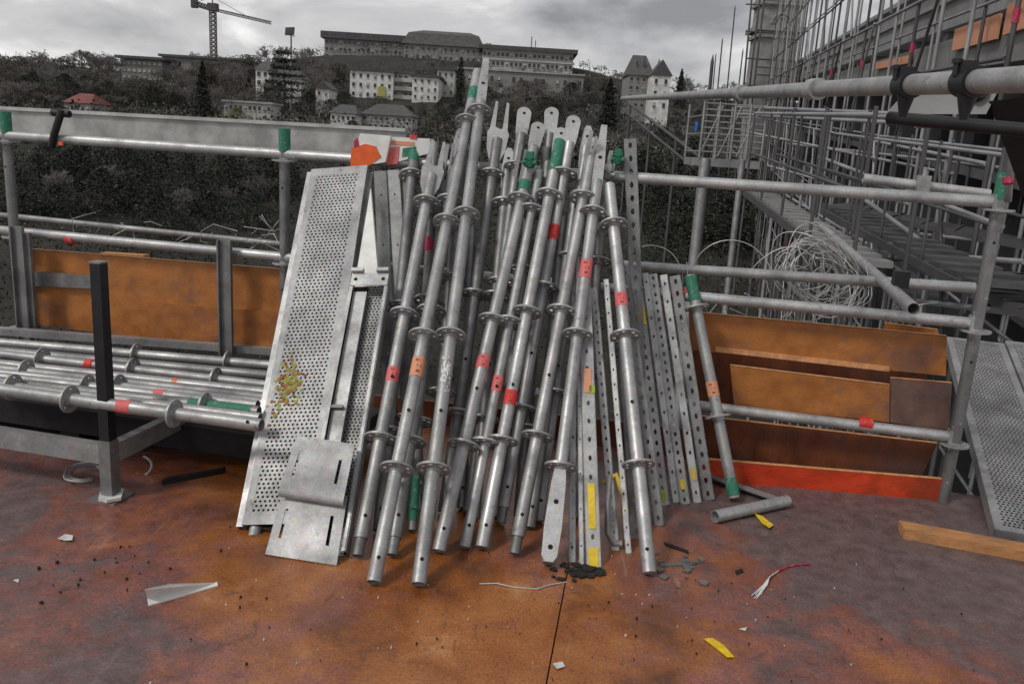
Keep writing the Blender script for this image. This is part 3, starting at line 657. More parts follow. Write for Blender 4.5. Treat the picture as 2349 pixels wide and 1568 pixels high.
# stone pylon with cornice, wrapped in tubes
py = thing('stone_pylon', at(1775, 240, 52), 'tall carved stone pylon with a projecting cornice and arched niche beside the scaffold', 'tower')
O, X, h, Yd, wl = None, None, None, None, None
A_ = at(1726, 240, 52); B_ = at(1812, 240, 52); X = V((B_.x-A_.x, B_.y-A_.y, 0)); xn = X.normalized(); Yd = V((-xn.y, xn.x, 0)); zt = at(1780, -60, 52).z; zb = -4
M['stone'] = mat('pylon_stone', (.26, .255, .24), .85, 0, .3, 1.5, bump=.5, bscale=6)
g = MB(); g.box(V((A_.x, A_.y, zb)), X, Yd*2.2, Z*(zt-zb)); g.build('shaft', M['stone'], py)
for v, pr, hh in ((78, .32, .30), (92, .18, .2), (20, .16, .16), (12, .08, .2), (200, .14, .3)):
    zz = at(1780, v, 52).z; g = MB(); g.box(V((A_.x, A_.y, zz))-xn*pr-Yd*pr, X+xn*2*pr, Yd*(2.2+2*pr), Z*hh); g.build('cornice', M['stone'], py)
zz = at(1780, 62, 52).z; cx_ = V((A_.x, A_.y, zz))+X*.5-Yd*.02
g = MB(); g.path([cx_+xn*(.62*math.cos(R(a)))+Z*(.62*math.sin(R(a))) for a in range(0, 181, 15)], .09, 6); g.path([cx_+xn*(.4*math.cos(R(a)))+Z*(.4*math.sin(R(a))) for a in range(0, 181, 15)], .07, 6); g.build('arch', M['stone'], py)
for q in range(6):
    zz = at(1780, 225-17*q, 52).z; g = MB(); g.box(V((A_.x, A_.y, zz))-Yd*.05, X, Yd*.048, Z*.04); g.build('string_course', M['w_mid'], py)
ps = thing('scaffold', at(1725, 240, 50), 'narrow tube scaffold hugging the left side of the stone pylon', 'scaffold')
for du, dd in ((-10, 50), (-20, 51), (84, 50)):
    P = at(1735+du, 235, dd); g = MB(); g.cyl(V((P.x, P.y, -4)), V((P.x, P.y, zt)), .06, 6); g.build('standard', M['far_steel'], ps)
for v in range(10, 240, 62):
    a = at(1711, v, 50.5); b_ = at(1824, v+6, 50); g = MB(); g.cyl(a, b_, .045, 5); g.build('ledger', M['far_steel'], ps)

for i, (u0, v0, u1, v1, wd, lab) in enumerate(((1671, 230, 1686, 20, .05, 'tallest slim pole against the sky left of the pylon'), (1648, 230, 1657, 94, .05, 'second tallest slim pole left of the pylon'),
        (1712, 230, 1726, -20, .07, 'slim pole close to the pylon scaffold running out of the top'), (1630, 235, 1634, 142, .13, 'thick pointed grey post between villa and slim poles'),
        (1639, 235, 1642, 128, .04, 'short thin pole directly right of the thick pointed post'), (1690, 235, 1704, 118, .05, 'short slim pole midway between the tallest pole and the pylon'))):
    P = at(u0, v0, 45); T_ = at(u1, v1, 45); g = MB(); g.cyl(V((P.x, P.y, -3)), T_, wd, 8, wd*.7); g.cyl(T_, T_+Z*wd*3, wd*.7, 8, .01)
    tag(g.build('pole', M['far_steel'], None), lab, 'pole')

# stair tower with platform on heavy legs
st = thing('stair_tower', at(1650, 520, 13), 'small pale stair tower of tubes on a platform carried by two thick legs', 'stair tower')
D = 13
PA = at(1604, 362, D); PB = at(1745, 366, D); X = PB-PA; X.z = 0; xn = X.normalized(); Yd = V((-xn.y, xn.x, 0))
g = MB(); g.box(PA, X, Yd*1.2, Z*-.12); g.build('platform', M['far_steel_b'], st)
for i in range(5):
    for k_ in (0, 1.15):
        P = PA+X*(i/4)+Yd*k_; g = MB(); g.cyl(P, P+Z*.85, .02, 6); g.build('standard', M['far_steel_b'], st)
for j in range(9):
    P = PA+Z*(.1+.09*j); g = MB(); g.cyl(P, P+X*1.0, .012, 5)
    if j % 3 == 0: g.cyl(P, P+Yd*1.15, .012, 5)
    g.build('rung', M['far_steel_b'], st)
for j in range(3):
    g = MB(); g.cyl(PA+X*(j*.3)+Z*.05, PA+X*(j*.3+.3)+Z*.8, .014, 5); g.build('brace', M['far_steel_b'], st)
for (u0, v0, u1, v1, r, dd) in ((1618, 366, 1588, 640, .085, 12), (1703, 368, 1662, 760, .045, 11)):
    g = MB(); g.cyl(at(u1, v1, dd*.97)-Z*4, at(u0, v0, dd+.6), r, 14); g.build('leg', M['galv_d'], st)
g = MB(); P = at(1597, 300, D); g.cyl(P, P+Z*.14, .03, 6); g.build('clamp', M['blue'], st)
hr = thing('handrail', at(1500, 290, 17), 'thin diagonal handrail going down the bank left of the stair tower', 'handrail')
g = MB(); g.cyl(at(1426, 224, 20), at(1612, 366, 14), .03, 6); g.build('rail', M['far_steel'], hr); g = MB(); g.cyl(at(1426, 250, 20), at(1600, 392, 14), .025, 6); g.build('rail', M['far_steel'], hr)
for q in (.15, .45, .75):
    P = at(1426, 224, 20).lerp(at(1612, 366, 14), q); g = MB(); g.cyl(P-Z*2.5, P, .03, 6); g.build('post', M['far_steel'], hr)

# stairs and walkways descending to the lower right
def ramp(par, a, b_, width, steps, mt):
    d = b_-a; h_ = V((d.x, d.y, 0)).normalized(); sd_ = V((h_.y, -h_.x, 0))
    for k_ in (0, 1):
        g = MB(); o = a+sd_*width*k_; g.box(o, d, sd_*.03, Z*.07); g.build('stringer', M['far_steel'], par)
        g = MB(); g.cyl(o+Z*.95, o+d+Z*.95, .015, 8); g.build('handrail', M['far_steel_b'], par); g = MB(); g.cyl(o+Z*.5, o+d+Z*.5, .013, 8); g.build('handrail', M['far_steel'], par)
        for q in range(5):
            g = MB(); P = o+d*(q/4); g.cyl(P-Z*1.3, P+Z*1.0, .014, 8); g.build('post', M['far_steel'], par)
    for q in range(steps):
        g = MB(); P = a+d*((q+.1)/steps)+sd_*.045; g.box(P+Z*.06, sd_*(width-.05), h_*(d.length/steps*.62), Z*.04); g.build('tread', M[mt], par)
t1 = thing('site_stair', at(1900, 560, 9), 'upper steel site stair descending to the right behind the wire coil', 'stair')
ramp(t1, at(1768, 452, 10), at(2070, 648, 5.0), .30, 20, 'w_grey')
t2 = thing('site_stair', at(2300, 700, 6), 'lower steel site stair with wide treads at the right frame edge', 'stair')
ramp(t2, at(1990, 500, 10), at(2420, 700, 5.6), .5, 14, 'far_steel')
lp = thing('landing_platform', at(2300, 560, 8), 'grey steel landing deck above the two site stairs at the right', 'platform')
for k_, (u0, v0, u1, v1, dd) in enumerate(((1900, 470, 2349, 560, 10), (2010, 590, 2230, 640, 9), (2200, 640, 2420, 745, 6.3))):
    a = at(u0, v0, dd); b_ = at(u1, v1, dd-1); d = b_-a; h_ = V((d.x, d.y, 0)).normalized(); sd_ = V((-h_.y, h_.x, 0)); g = MB(); g.box(a, d, sd_*1.1, Z*-.06)
    for q in range(1, 6): g.box(a+d*(q/6)-sd_*.01+Z*.002, h_*.02, sd_*1.12, Z*.012)
    g.build('deck', M['far_steel'], lp)
random.seed(4)
ls = thing('scaffold', at(2050, 600, 9), 'lower tangle of scaffold tubes below the big scaffold behind the right guard rail', 'scaffold')
for i in range(22):
    u = 1770+i*28+random.uniform(-9, 9); dd = random.uniform(11, 18); P = at(u, 600, dd); l = random.gauss(0, .12)
    g = MB(); g.cyl(V((P.x, P.y, -3.5)), V((P.x+l, P.y, 1.404+random.uniform(-.5, .9))), .024, 8)
    if i % 4 == 1: g.mat(1).cyl(V((P.x+l*.5, P.y, -.3)), V((P.x+l*.5, P.y, -.22)), .034, 8)
    g.build('standard', [M['far_steel'] if i % 2 else M['far_steel_b'], M['crimson']], ls)
for i, (u0, v0, d0, u1, v1, d1) in enumerate(((1790, 250, 17, 2330, 300, 12), (1700, 300, 18, 2190, 400, 12), (1810, 330, 17, 2349, 390, 12), (1760, 380, 17, 2090, 470, 12), (1790, 440, 15, 1990, 560, 12), (1905, 480, 10, 2120, 600, 8),
        (1950, 520, 14, 2330, 560, 10), (2000, 575, 9, 2349, 600, 7), (2100, 690, 8, 2349, 720, 6), (1690, 245, 14, 2080, 262, 9), (1690, 262, 14, 2060, 282, 9), (1960, 440, 9, 2230, 640, 7), (1880, 360, 11, 2300, 520, 7.5))):
    g = MB(); g.cyl(at(u0, v0, d0), at(u1, v1, d1), .024, 8); g.build('ledger' if i < 4 else 'brace', M['far_steel_b'], ls)

# big tube overhead from the right, with couplers
bt = thing('overhead_tube', at(2349, 186, 1.72), 'thick near scaffold tube running from the right edge overhead far into the picture', 'tube')
T0, T1, T2 = at(2480, 176, 1.55), at(2062, 203, 2.6), at(1428, 226, 9.5)
T2b = T1+(T1-T0).normalized()*8.0
a_, b_ = at(2480, 176, 1.36), at(1428, 226, 9.5)
g = MB(); g.pipe(a_, b_, .0242, 24); g.build('tube', M['galv'], bt)
dr = (b_-a_).normalized()
for v_u in (2330, 2225, 2082):
    lo, hi = 0.0, 1.0
    for _ in range(40):
        q = (lo+hi)/2
        if px(a_.lerp(b_, q))[0] > v_u: lo = q
        else: hi = q
    P = a_.lerp(b_, lo)
    if v_u == 2330: continue
    g = MB(); g.cyl(P-dr*.030, P+dr*.030, .0315, 20); g.cbox(P+Z*.026+SN*.012, dr*.035, SN*.03, Z*.03); g.cyl(P+Z*.01+SN*.03, P+Z*.045+SN*.03, .007, 8); g.cyl(P+Z*.035+SN*.03, P+Z*.044+SN*.03, .011, 6)
    g.cyl(P-Z*.02, P-Z*.075, .022, 14, .008); g.build('coupler', M['black'], bt)
for u_ in (1870, 1700):
    lo, hi = 0.0, 1.0
    for _ in range(40):
        q = (lo+hi)/2
        if px(a_.lerp(b_, q))[0] > u_: lo = q
        else: hi = q
    P = a_.lerp(b_, lo); g = MB(); g.cyl(P-dr*.04, P+dr*.04, .034, 14); g.build('coupler', M['ring'], bt)
u2 = thing('hanging_bracket', at(2200, 260, 2.4), 'dark bracket frame hanging below the thick overhead tube at the right', 'bracket')
g = MB(); g.prism([at(2030, 262, 2.35), at(2075, 214, 2.35), at(2290, 208, 2.2), at(2262, 262, 2.2)], ray(2200, 240)*.04); g.build('bracket_plate', M['band'], u2)
g = MB(); g.cyl(at(2040, 270, 2.3), at(2420, 305, 1.95), .017, 16); g.build('tube', M['black'], u2)
g = MB(); g.cyl(at(2250, 205, 2.2), at(2213, 236, 2.28), .024, 12); g.build('arm', M['black'], u2)
g = MB(); g.prism([at(2268, 232, 2.2), at(2440, 215, 2.0), at(2460, 470, 2.2), at(2345, 450, 2.3), at(2325, 330, 2.3)], ray(2300, 300)*.05); g.build('gusset', M['black'], u2)
g = MB(); g.path([at(2100, 285, 3), at(2200, 285, 3), at(2300, 300, 3), at(2330, 335, 3), at(2318, 380, 3), at(2312, 460, 3.1)], .014, 8); g.build('bent_rod', M['galv_d'], u2)
g = MB(); g.cyl(at(2313, 408, 3.0), at(2312, 422, 3.0), .02, 8); tag(g.build('tape_mark', M['crimson'], u2))

bw_ = thing('retaining_wall', at(2200, 500, 14), 'dark retaining wall behind the lower scaffold tangle', 'wall')
a, b_ = at(1840, 430, 24), at(2600, 470, 13); X = V((b_.x-a.x, b_.y-a.y, 0)); g = MB(); g.box(V((a.x, a.y, -8)), X, V((.2, .5, 0)), Z*8.6); g.build('wall_face', M['deep'], bw_)  # wall face has one near-black colour
# ------------------------------------------------------------ deck
Rb = .024
def poly_sheet(name, pts, z, th, mt, kind=None):
    g = MB(); g.prism([V((p[0], p[1], z)) for p in pts][::-1], V((0, 0, -th))); o = g.build(name, mt, origin=V((0, 0, z)))
    if kind: tag(o, kind=kind)
    return o
sa, sb = onz(1297, 1335), onz(1262, 1520)         # seam between two big deck sheets
sdn = (sb-sa).normalized(); s_far = sa-sdn*6; s_near = sb+sdn*6
gap = V((sdn.y, -sdn.x, 0))*.0022
if gap.x < 0: gap = -gap
def edge_at(P):                                    # go along the seam until the far deck edge
    k = (.12-q_of(P))/(sdn.dot(RN)); return P+sdn*k
se = edge_at(sa); eL = railp(-6.0, 0, .12); eR = railp(4.2, 0, .12)
L_ = [se-gap, s_near-gap, V((-6, -3.6, 0)), V((-7.5, 0, 0)), eL]; R2 = [se+gap, eR, V((5, -3, 0)), s_near+gap]
poly_sheet('deck_floor', L_[::-1], 0, .02, M['deck'], 'structure'); poly_sheet('deck_floor', R2[::-1], 0, .02, M['deck'], 'structure')
poly_sheet('deck_base', [railp(-6, 0, .1), V((-6, -3, 0)), V((5, -3, 0)), railp(4.1, 0, .1)][::-1], -.026, .1, M['black'], 'structure')

# ------------------------------------------------------------ guard rail
gr = thing('guard_railing', railp(0), 'long scaffold tube guard railing with green topped posts along the far edge of the deck', 'railing')
def rail_u(u, v, off=0): P = onrail(u, v, off); return (P-V((0, RD, 0))).dot(RE)
def coupler(C, par, mt='ring'):
    g = MB(); g.rosette(C, Z, .061, .026); o = g.build('rosette', M[mt], par); return o
sR = rail_u(2240, 745)
for name, s0, s1, z, off in (('rail', -4.6, sR-.03, RT, 0), ('rail', -4.6, sR-.03, RT-.5, 0), ('rail', rail_u(1570, 925), sR-.03, RT-1.0, 0)):
    g = MB(); g.cyl(railp(s0, z, off), railp(s1, z, off), Rb, 20); o = g.build(name, M['galv_b'], gr)
    for se_ in (s1,):
        g = MB(); g.prism([railp(se_-.0, z+.032, off-.02), railp(se_+.025, z+.03, off-.02), railp(se_+.025, z-.03, off-.02), railp(se_, z-.032, off-.02)], RN*.04)
        g.cbox(railp(se_+.015, z, off), RE*.014, RN*.03, Z*.11); g.build('wedge_head', M['ring'], o)
posts = [(rail_u(653, 420), True), (rail_u(24, 420), True), (sR, True), (rail_u(1250, 420), False), (rail_u(1180, 500)-1.15, False)]
for i, (s, gtop) in enumerate(posts[:4]):
    zb = .0 if i == 2 else -.3
    g = MB(); g.pipe(railp(s, zb, .0), railp(s, RT+.11, .0), Rb+.001, 20); po = g.build('post', M['galv_d'], gr)
    for k_ in range(3): coupler(railp(s, RT-.5*k_-.03), po)
    if gtop:
        g = MB(); g.cyl(railp(s, RT+.015), railp(s, RT+.12), Rb+.004, 20); g.build('cap', M['green'], po)
    for z in (RT-.16, RT-.66):
        g = MB(); c = railp(s, z, -Rb-.0014); g.cyl(c, c+RN*.001, .006, 10); g.build('pin_hole', M['hole'], po)
# extra rails just behind the railing
g = MB(); g.cyl(onrail(1420, 608, .30), onrail(2236, 660, .30), Rb, 18); g.build('rail', M['galv_b'], gr)
g = MB(); g.cyl(onrail(-60, 487, .35), onrail(660, 562, .35), .017, 14); g.build('rail', M['galv'], gr)
for u, v in ((150, 545), (860*.3512, 470+458.8*.0+75)):
    pass
# red tape wraps, dark pads
def wrap(par, u, v, dirv, off, mt, w_=.035, name='tape', r=None):
    C = onrail(u, v, off); g = MB(); r = r or Rb; g.cyl(C-dirv*w_/2, C+dirv*w_/2, r+.003, 18); return g.build(name, M[mt], par)
wrap(gr, 163, 548, RE, 0, 'red', .045); wrap(gr, 1985, 971, RE, 0, 'red', .055); wrap(gr, 1562, 672, RE, 0, 'red', .04)
# stub tube above the top rail on the right
tb = thing('tube', onrail(2120, 430, .12), 'short loose tube above the top guard rail at the right post', 'tube')
g = MB(); g.pipe(onrail(1980, 409, .16), onrail(2270, 446, .16), .021, 18); g.build('tube_body', M['galv_b'], tb)
g = MB(); P = onrail(2117, 422, .13); g.cbox(P, RE*.05, RN*.05, Z*.07); g.cyl(P, P+Z*.07, .008, 8); g.build('coupler', M['ring'], tb)
# oblique open tube poking through the rails
ob = thing('tube', at(2095, 705, 3.1), 'oblique open ended tube poking through the right guard rails beside the wire coil', 'tube')
g = MB(); g.pipe(at(2096, 708, 3.22), at(1885, 520, 5.6), .0245, 22, .003, .12); g.build('tube_body', M['galv'], ob)
g = MB(); P = at(2066, 640, 3.55); g.cbox(P, RE*.06, RN*.06, Z*.07); g.build('coupler', M['black'], ob)

# boards fixed on the railing
def board(u, name, label, quad, off, mt, th=.021, edge=True, cat='board', ed='edge'):
    P = [onrail(a, b, off) for a, b in quad]
    g = MB(); g.prism(P, RN*th)
    if edge:
        g.mat(1); d = (P[1]-P[0]); g.box(P[0]+Z*.0025, d, RN*th, Z*.0015)
    o = g.build(name, [M[mt], M[ed]]); return tag(o, label, cat)
board(0, 'plywood_board', 'long upper orange brown plywood board behind the left guard rail', [(58, 571), (650, 619), (650, 815), (62, 742)], .05, 'ply')
board(0, 'plywood_board', 'muddy brown plywood offcut low in front of the long left board', [(340, 692), (500, 706), (500, 792), (342, 775)], .03, 'ply_s', .021, False)
board(0, 'plywood_board', 'mud stained plywood offcut between the grey strut and the perforated decks', [(535, 708), (655, 714), (655, 815), (535, 800)], .03, 'ply_s', .021, False)
board(0, 'grey_plank', 'short grey plank across the left end of the orange board', [(60, 622), (212, 632), (212, 662), (60, 655)], .02, 'galv_d', .02, False, 'plank')
board(0, 'plywood_board', 'long upper brown plywood board behind the right guard rail', [(1580, 716), (2172, 772), (2170, 862), (1584, 802)], .06, 'ply')
board(0, 'plywood_board', 'dark brown board showing in the gap under the upper right board', [(1582, 790), (2120, 846), (2180, 1010), (1600, 930)], .30, 'ply_b')
board(0, 'plywood_board', 'short orange plywood board in the middle of the right railing', [(1675, 839), (2041, 884), (2040, 968), (1684, 930)], .055, 'ply')
board(0, 'plywood_board', 'grey mud coated board at the lower right beside the post', [(2043, 868), (2184, 880), (2176, 990), (2042, 968)], .06, 'ply_m')
board(0, 'plywood_board', 'dark reddish board above the bright kick board', [(1602, 955), (2150, 1018), (2112, 1095), (1612, 1050)], .085, 'ply_b')
ka, kb = onz(1600, 1100), onz(2162, 1148); g = MB(); hk_ = above(0, 1101, kb).z; g.box(ka, kb-ka, RN*.024, Z*hk_); g.mat(1).box(ka+Z*(hk_+.002), kb-ka, RN*.024, Z*.0015)
tag(g.build('kick_board', [M['ply_r'], M['edge']], None), 'bright red orange kick board standing on the deck at the right', 'board')
board(0, 'plywood_board', 'dark board behind the feet of the leaning tubes', [(800, 900), (1590, 985), (1600, 1085), (800, 985)], .09, 'ply_b', .02, False)
board(0, 'plywood_board', 'thin pale brown offcut behind the top edge of the upper right board', [(2030, 742), (2152, 758), (2160, 790), (2030, 772)], .2, 'ply')
g = MB(); P0, P1 = onrail(1640, 806, .05), onrail(2040, 852, .05); g.box(P0, P1-P0, RN*.03, Z*.022); tag(g.build('batten', M['edge'], None), 'thin pale batten under the upper right board', 'batten')
g = MB(); P0, P1 = onrail(230, 596, .16), onrail(330, 602, .16); g.box(P0, P1-P0, RN*.05, Z*.04); tag(g.build('wood_offcut', M['lumber'], None), 'small pale wood offcut on top of the left board', 'wood')
# grey struts in front of the left boards
for u0, u1, lab, z0, z1 in ((503, 529, 'flat grey upright strut in front of the muddy left boards', .14, .86), (36, 58, 'grey upright at the left end of the plywood board', .2, .83), (64, 74, 'thin grey upright beside the left board end', .2, .8)):
    a, b_ = onrail(u0, 650, -.07), onrail(u1, 650, -.07); a.z = z0; b_.z = z0; g = MB(); g.box(a, b_-a, RN*.02, Z*(z1-z0)); g.box(a+Z*.001, (b_-a)*.12, RN*-.02, Z*(z1-z0-.002))
    tag(g.build('strut', M['galv_d'], None), lab, 'strut')
# black strap and rag on left top rail
g = MB(); P = onrail(137, 255, -.01); g.path([onrail(142, 252, -.03), onrail(135, 275, -.035), onrail(124, 310, -.035), onrail(118, 336, -.032)], .019, 8); g.path([onrail(120, 258, -.02), onrail(160, 262, -.02)], .018, 8)
o = tag(g.build('clamp', M['black'], None), 'black clamp lever hooked over the left top rail', 'clamp'); g = MB(); g.cbox(onrail(140, 329, -.035), RE*.025, RN*.012, Z*.018); g.build('reflector', M['orange'], o)

# ------------------------------------------------------------ rack with stacked tubes, left
leg = onz(255, 1140)
rk = thing('tube_rack', leg, 'low dark steel rack with a tall black corner post standing on the deck at left', 'rack')
x_, y_ = RE.copy(), RN.copy()
g = MB(); zt = above(0, 1010, leg).z; g.cbox(leg+Z*(zt/2+.004), x_*.05, y_*.05, Z*zt); g.build('leg', M['galv_d'], rk)
pt = above(0, 603, leg); g = MB(); g.cbox(leg+Z*((zt+pt.z)/2), x_*.042, y_*.042, Z*(pt.z-zt)); g.mat(1).cbox(leg+Z*(pt.z+.003), x_*.046, y_*.046, Z*.006); g.build('corner_post', [M['black'], M['galv_d']], rk)
zb = above(0, 1062, leg).z
g = MB(); g.box(leg-x_*1.8+y_*.0+Z*zb-y_*.02, x_*1.774, y_*.04, Z*.075); g.build('side_beam', M['galv'], rk)
g = MB(); g.box(leg+y_*.026+Z*zb-x_*.02, y_*1.05, x_*.04, Z*.075); g.build('cross_beam', M['galv'], rk)
g = MB(); P = leg-x_*1.78; g.cbox(P+Z*(zt/2), x_*.05, y_*.05, Z*zt); g.build('leg', M['galv_d'], rk)
g = MB(); P = leg+y_*1.05; g.cbox(P+Z*(zt/2), x_*.05, y_*.05, Z*zt); g.build('leg', M['galv_d'], rk)
g = MB(); g.cbox(leg+Z*.003, x_*.12, y_*.12, Z*.006); g.build('foot_plate', M['galv_d'], rk)
sk = thing('shade_block', leg+RN*.5, 'low black block added for the shade underneath the stacked tubes', 'shade_block')  # added black block stands in for the shadow gap under the pile
g = MB(); g.box(leg+RN*.42-RE*1.9+Z*.05, RE*2.62, RN*.55, Z*.11); g.build('platform', M['rubber'], sk)  # body of the added black shade block
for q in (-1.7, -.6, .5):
    g = MB(); g.box(leg+RN*.43+RE*q, RE*.1, RN*.5, Z*.049); g.build('shade_block_foot', M['rubber'], sk)
g = MB(); g.box(leg+RN*.14-RE*1.75, RE*.32, RN*.2, Z*.07); g.box(leg+RN*.15-RE*1.74+Z*.071, RE*.30, RN*.18, Z*.02); tag(g.build('timber_block', M['ply_m'], None), 'short grey timber block under the left end of the rack', 'timber')
random.seed(3)
pile_defs = [  # left row, right row (at u=0 and u=620), z, start u, rosettes at u, label
    (760, 806, .30, -90, (), 'galvanised beam at the very back of the stacked pile', 'flat'),
    (786, 838, .315, -90, (312, 522), 'topmost rear tube of the stacked pile with two upright rosettes', ''),
    (806, 862, .32, -90, (), 'second rear tube of the stacked pile', ''),
    (812, 884, .335, -90, (97, 305, 495), 'tube in the middle of the pile with three rosettes', ''),
    (836, 902, .33, -60, (), 'thin plain tube just in front of the pile middle', ''),
    (846, 914, .345, -90, (60,), 'tube near the pile middle with its rosette at the left edge', ''),
    (856, 926, .34, -50, (272,), 'tube of the pile whose rosette sits just right of the black post', ''),
    (866, 934, .35, -90, (200,), 'tube of the pile carrying the small salmon sticker', 'stick'),
    (876, 948, .352, -80, (470,), 'second front tube of the pile with the long green painted end', 'green'),
    (884, 962, .36, -90, (30,), 'plain tube directly behind the front tube of the pile', ''),
    (893, 978, .375, -90, (160, 400), 'front tube of the stacked pile with open end and pink sticker', 'pink')]
for i, (yl, yr, z, us, ros, lab, ex) in enumerate(pile_defs):
    def pz(u): return onz(u, yl+(yr-yl)*u/620.0, z)
    a, b_ = pz(us), pz(600 if ex == 'pink' else 600-3*(10-i) if i > 6 else 655)
    # all lie parallel on the rack
    t = thing('tube', a, lab, 'tube', 'tubes stacked on the rack')
    g = MB()
    if ex == 'flat': g.box(a-Z*.02, b_-a, RN*.05, Z*.035)
    else: g.pipe(a, b_, Rb if i % 3 else .021, 18)
    g.build('tube_body', M[['galv', 'galv', 'galv_d'][i % 3]], t)
    d = (b_-a).normalized()
    def on_tube(u):
        lo, hi = -.2, 1.3
        for _ in range(40):
            q = (lo+hi)/2
            if px(a.lerp(b_, q))[0] < u: lo = q
            else: hi = q
        return a.lerp(b_, lo)
    for u in ros:
        g = MB(); g.rosette(on_tube(u), d, .052, .0255, phase=random.random()); g.build('rosette', M['ring'], t)
    def band(u, l_, mt, nm='sticker'):
        C = on_tube(u); g = MB(); g.cyl(C-d*l_/2, C+d*l_/2, Rb+.0012, 18); g.build(nm, M[mt], t)
    if ex == 'stick': band(368, .04, 'pink')
    if ex == 'pink':
        band(288, .055, 'pink'); g = MB(); C = on_tube(572)+V((0, -.02, .0135)); g.cyl(C, C+V((0, -.004, .0025)), .006, 10); g.build('pin_hole', M['hole'], t)
    if ex == 'green': band(507, .26, 'green', 'painted_end')
    if i == 3: band(207, .035, 'red')
    if i == 4: band(404, .02, 'orange')
# ------------------------------------------------------------ leaning pieces
def on_v(B, T, v):
    lo, hi = -.2, 1.3
    for _ in range(50):
        q = (lo+hi)/2
        if px(B.lerp(T, q))[1] > v: lo = q
        else: hi = q
    return B.lerp(T, lo)
def facing(P, A):                                  # unit vector square to A that looks back at the camera side
    d = (CAM-P); d = d-A*d.dot(A); return d.normalized()
def sticker(par, B, T, v, mt, r, l_=.06, ink=True, span=200):
    C = on_v(B, T, v); A = (T-B).normalized(); nf = facing(C, A); sx = A.cross(nf); g = MB(); n = 14; vs = []
    for k_ in (-1, 1):
        for i in range(n+1):
            t = R(-span/2+span*i/n); vs.append(C+A*(k_*l_/2)+nf*((r+.0012)*math.cos(t))+sx*((r+.0012)*math.sin(t)))
    g.add(vs, [(i, i+1, n+2+i, n+1+i) for i in range(n)], True)
    if ink:
        g.mat(1)
        for q, s_, wl in ((-.28, .1, .30), (.0, .15, .42), (.28, -.1, .30)):
            vs = []
            for k_ in (-.5, .5):
                for t in (-.35*wl-.1+s_, .35*wl+s_): tt = t*1.6; vs.append(C+A*(l_*(q+k_*.13))+nf*((r+.0019)*math.cos(tt))+sx*((r+.0019)*math.sin(tt)))
            g.add(vs, [(0, 1, 3, 2)])
    g.build('sticker', [M[mt], M['ink']], par)
def head(par, P, A, kind, side=None, s_=1.05):
    nf = facing(P, A); sx = A.cross(nf)
    g = MB()
    if kind == 'oval':
        s_ *= .92
        pts = []
        for i in range(13): t = math.pi*i/12; pts.append(P+A*(.115*s_+.034*s_*math.sin(t))+sx*(.034*s_*math.cos(t)))
        pts += [P+A*.03-sx*.030*s_, P-A*.05-sx*.020, P-A*.05+sx*.020, P+A*.03+sx*.030*s_]
        g.prism([p-nf*.005 for p in pts], nf*.010); g.mat(1); C = P+A*.115*s_+nf*.0052; g.cyl(C, C+nf*.0006, .007, 12)
    elif kind == 'flat':
        pts = [P-A*.10-sx*.023, P-A*.10+sx*.023, P+A*.0+sx*.026, P+A*.09+sx*.019, P+A*.11+sx*.010, P+A*.11-sx*.010, P+A*.09-sx*.019, P-sx*.026]
        g.prism([p-nf*.007 for p in pts], nf*.014); g.mat(1); C = P+A*.055+nf*.0072; g.cyl(C, C+nf*.0006, .007, 12)
    elif kind == 'fork':
        body = [P-A*.12-sx*.022, P-A*.12+sx*.022, P-A*.06+sx*.042, P+A*.03+sx*.05, P+A*.06+sx*.036, P+A*.055+sx*.004, P+A*.07-sx*.03, P+A*.035-sx*.05, P-A*.05-sx*.044]
        g.prism([p-nf*.006 for p in body], nf*.012)
        for k_ in (-1, 1): g.prism([p-nf*.0055 for p in (P+A*.03+sx*(k_*.029-.013), P+A*.03+sx*(k_*.029+.013), P+A*.20+sx*(k_*.026+.006), P+A*.205+sx*(k_*.026-.006))], nf*.011)
    g.build('end_plate', [M['galv_b'], M['hole']], par)
G1 = 'scaffold tubes leaning against the guard rail'
TUBES = {}
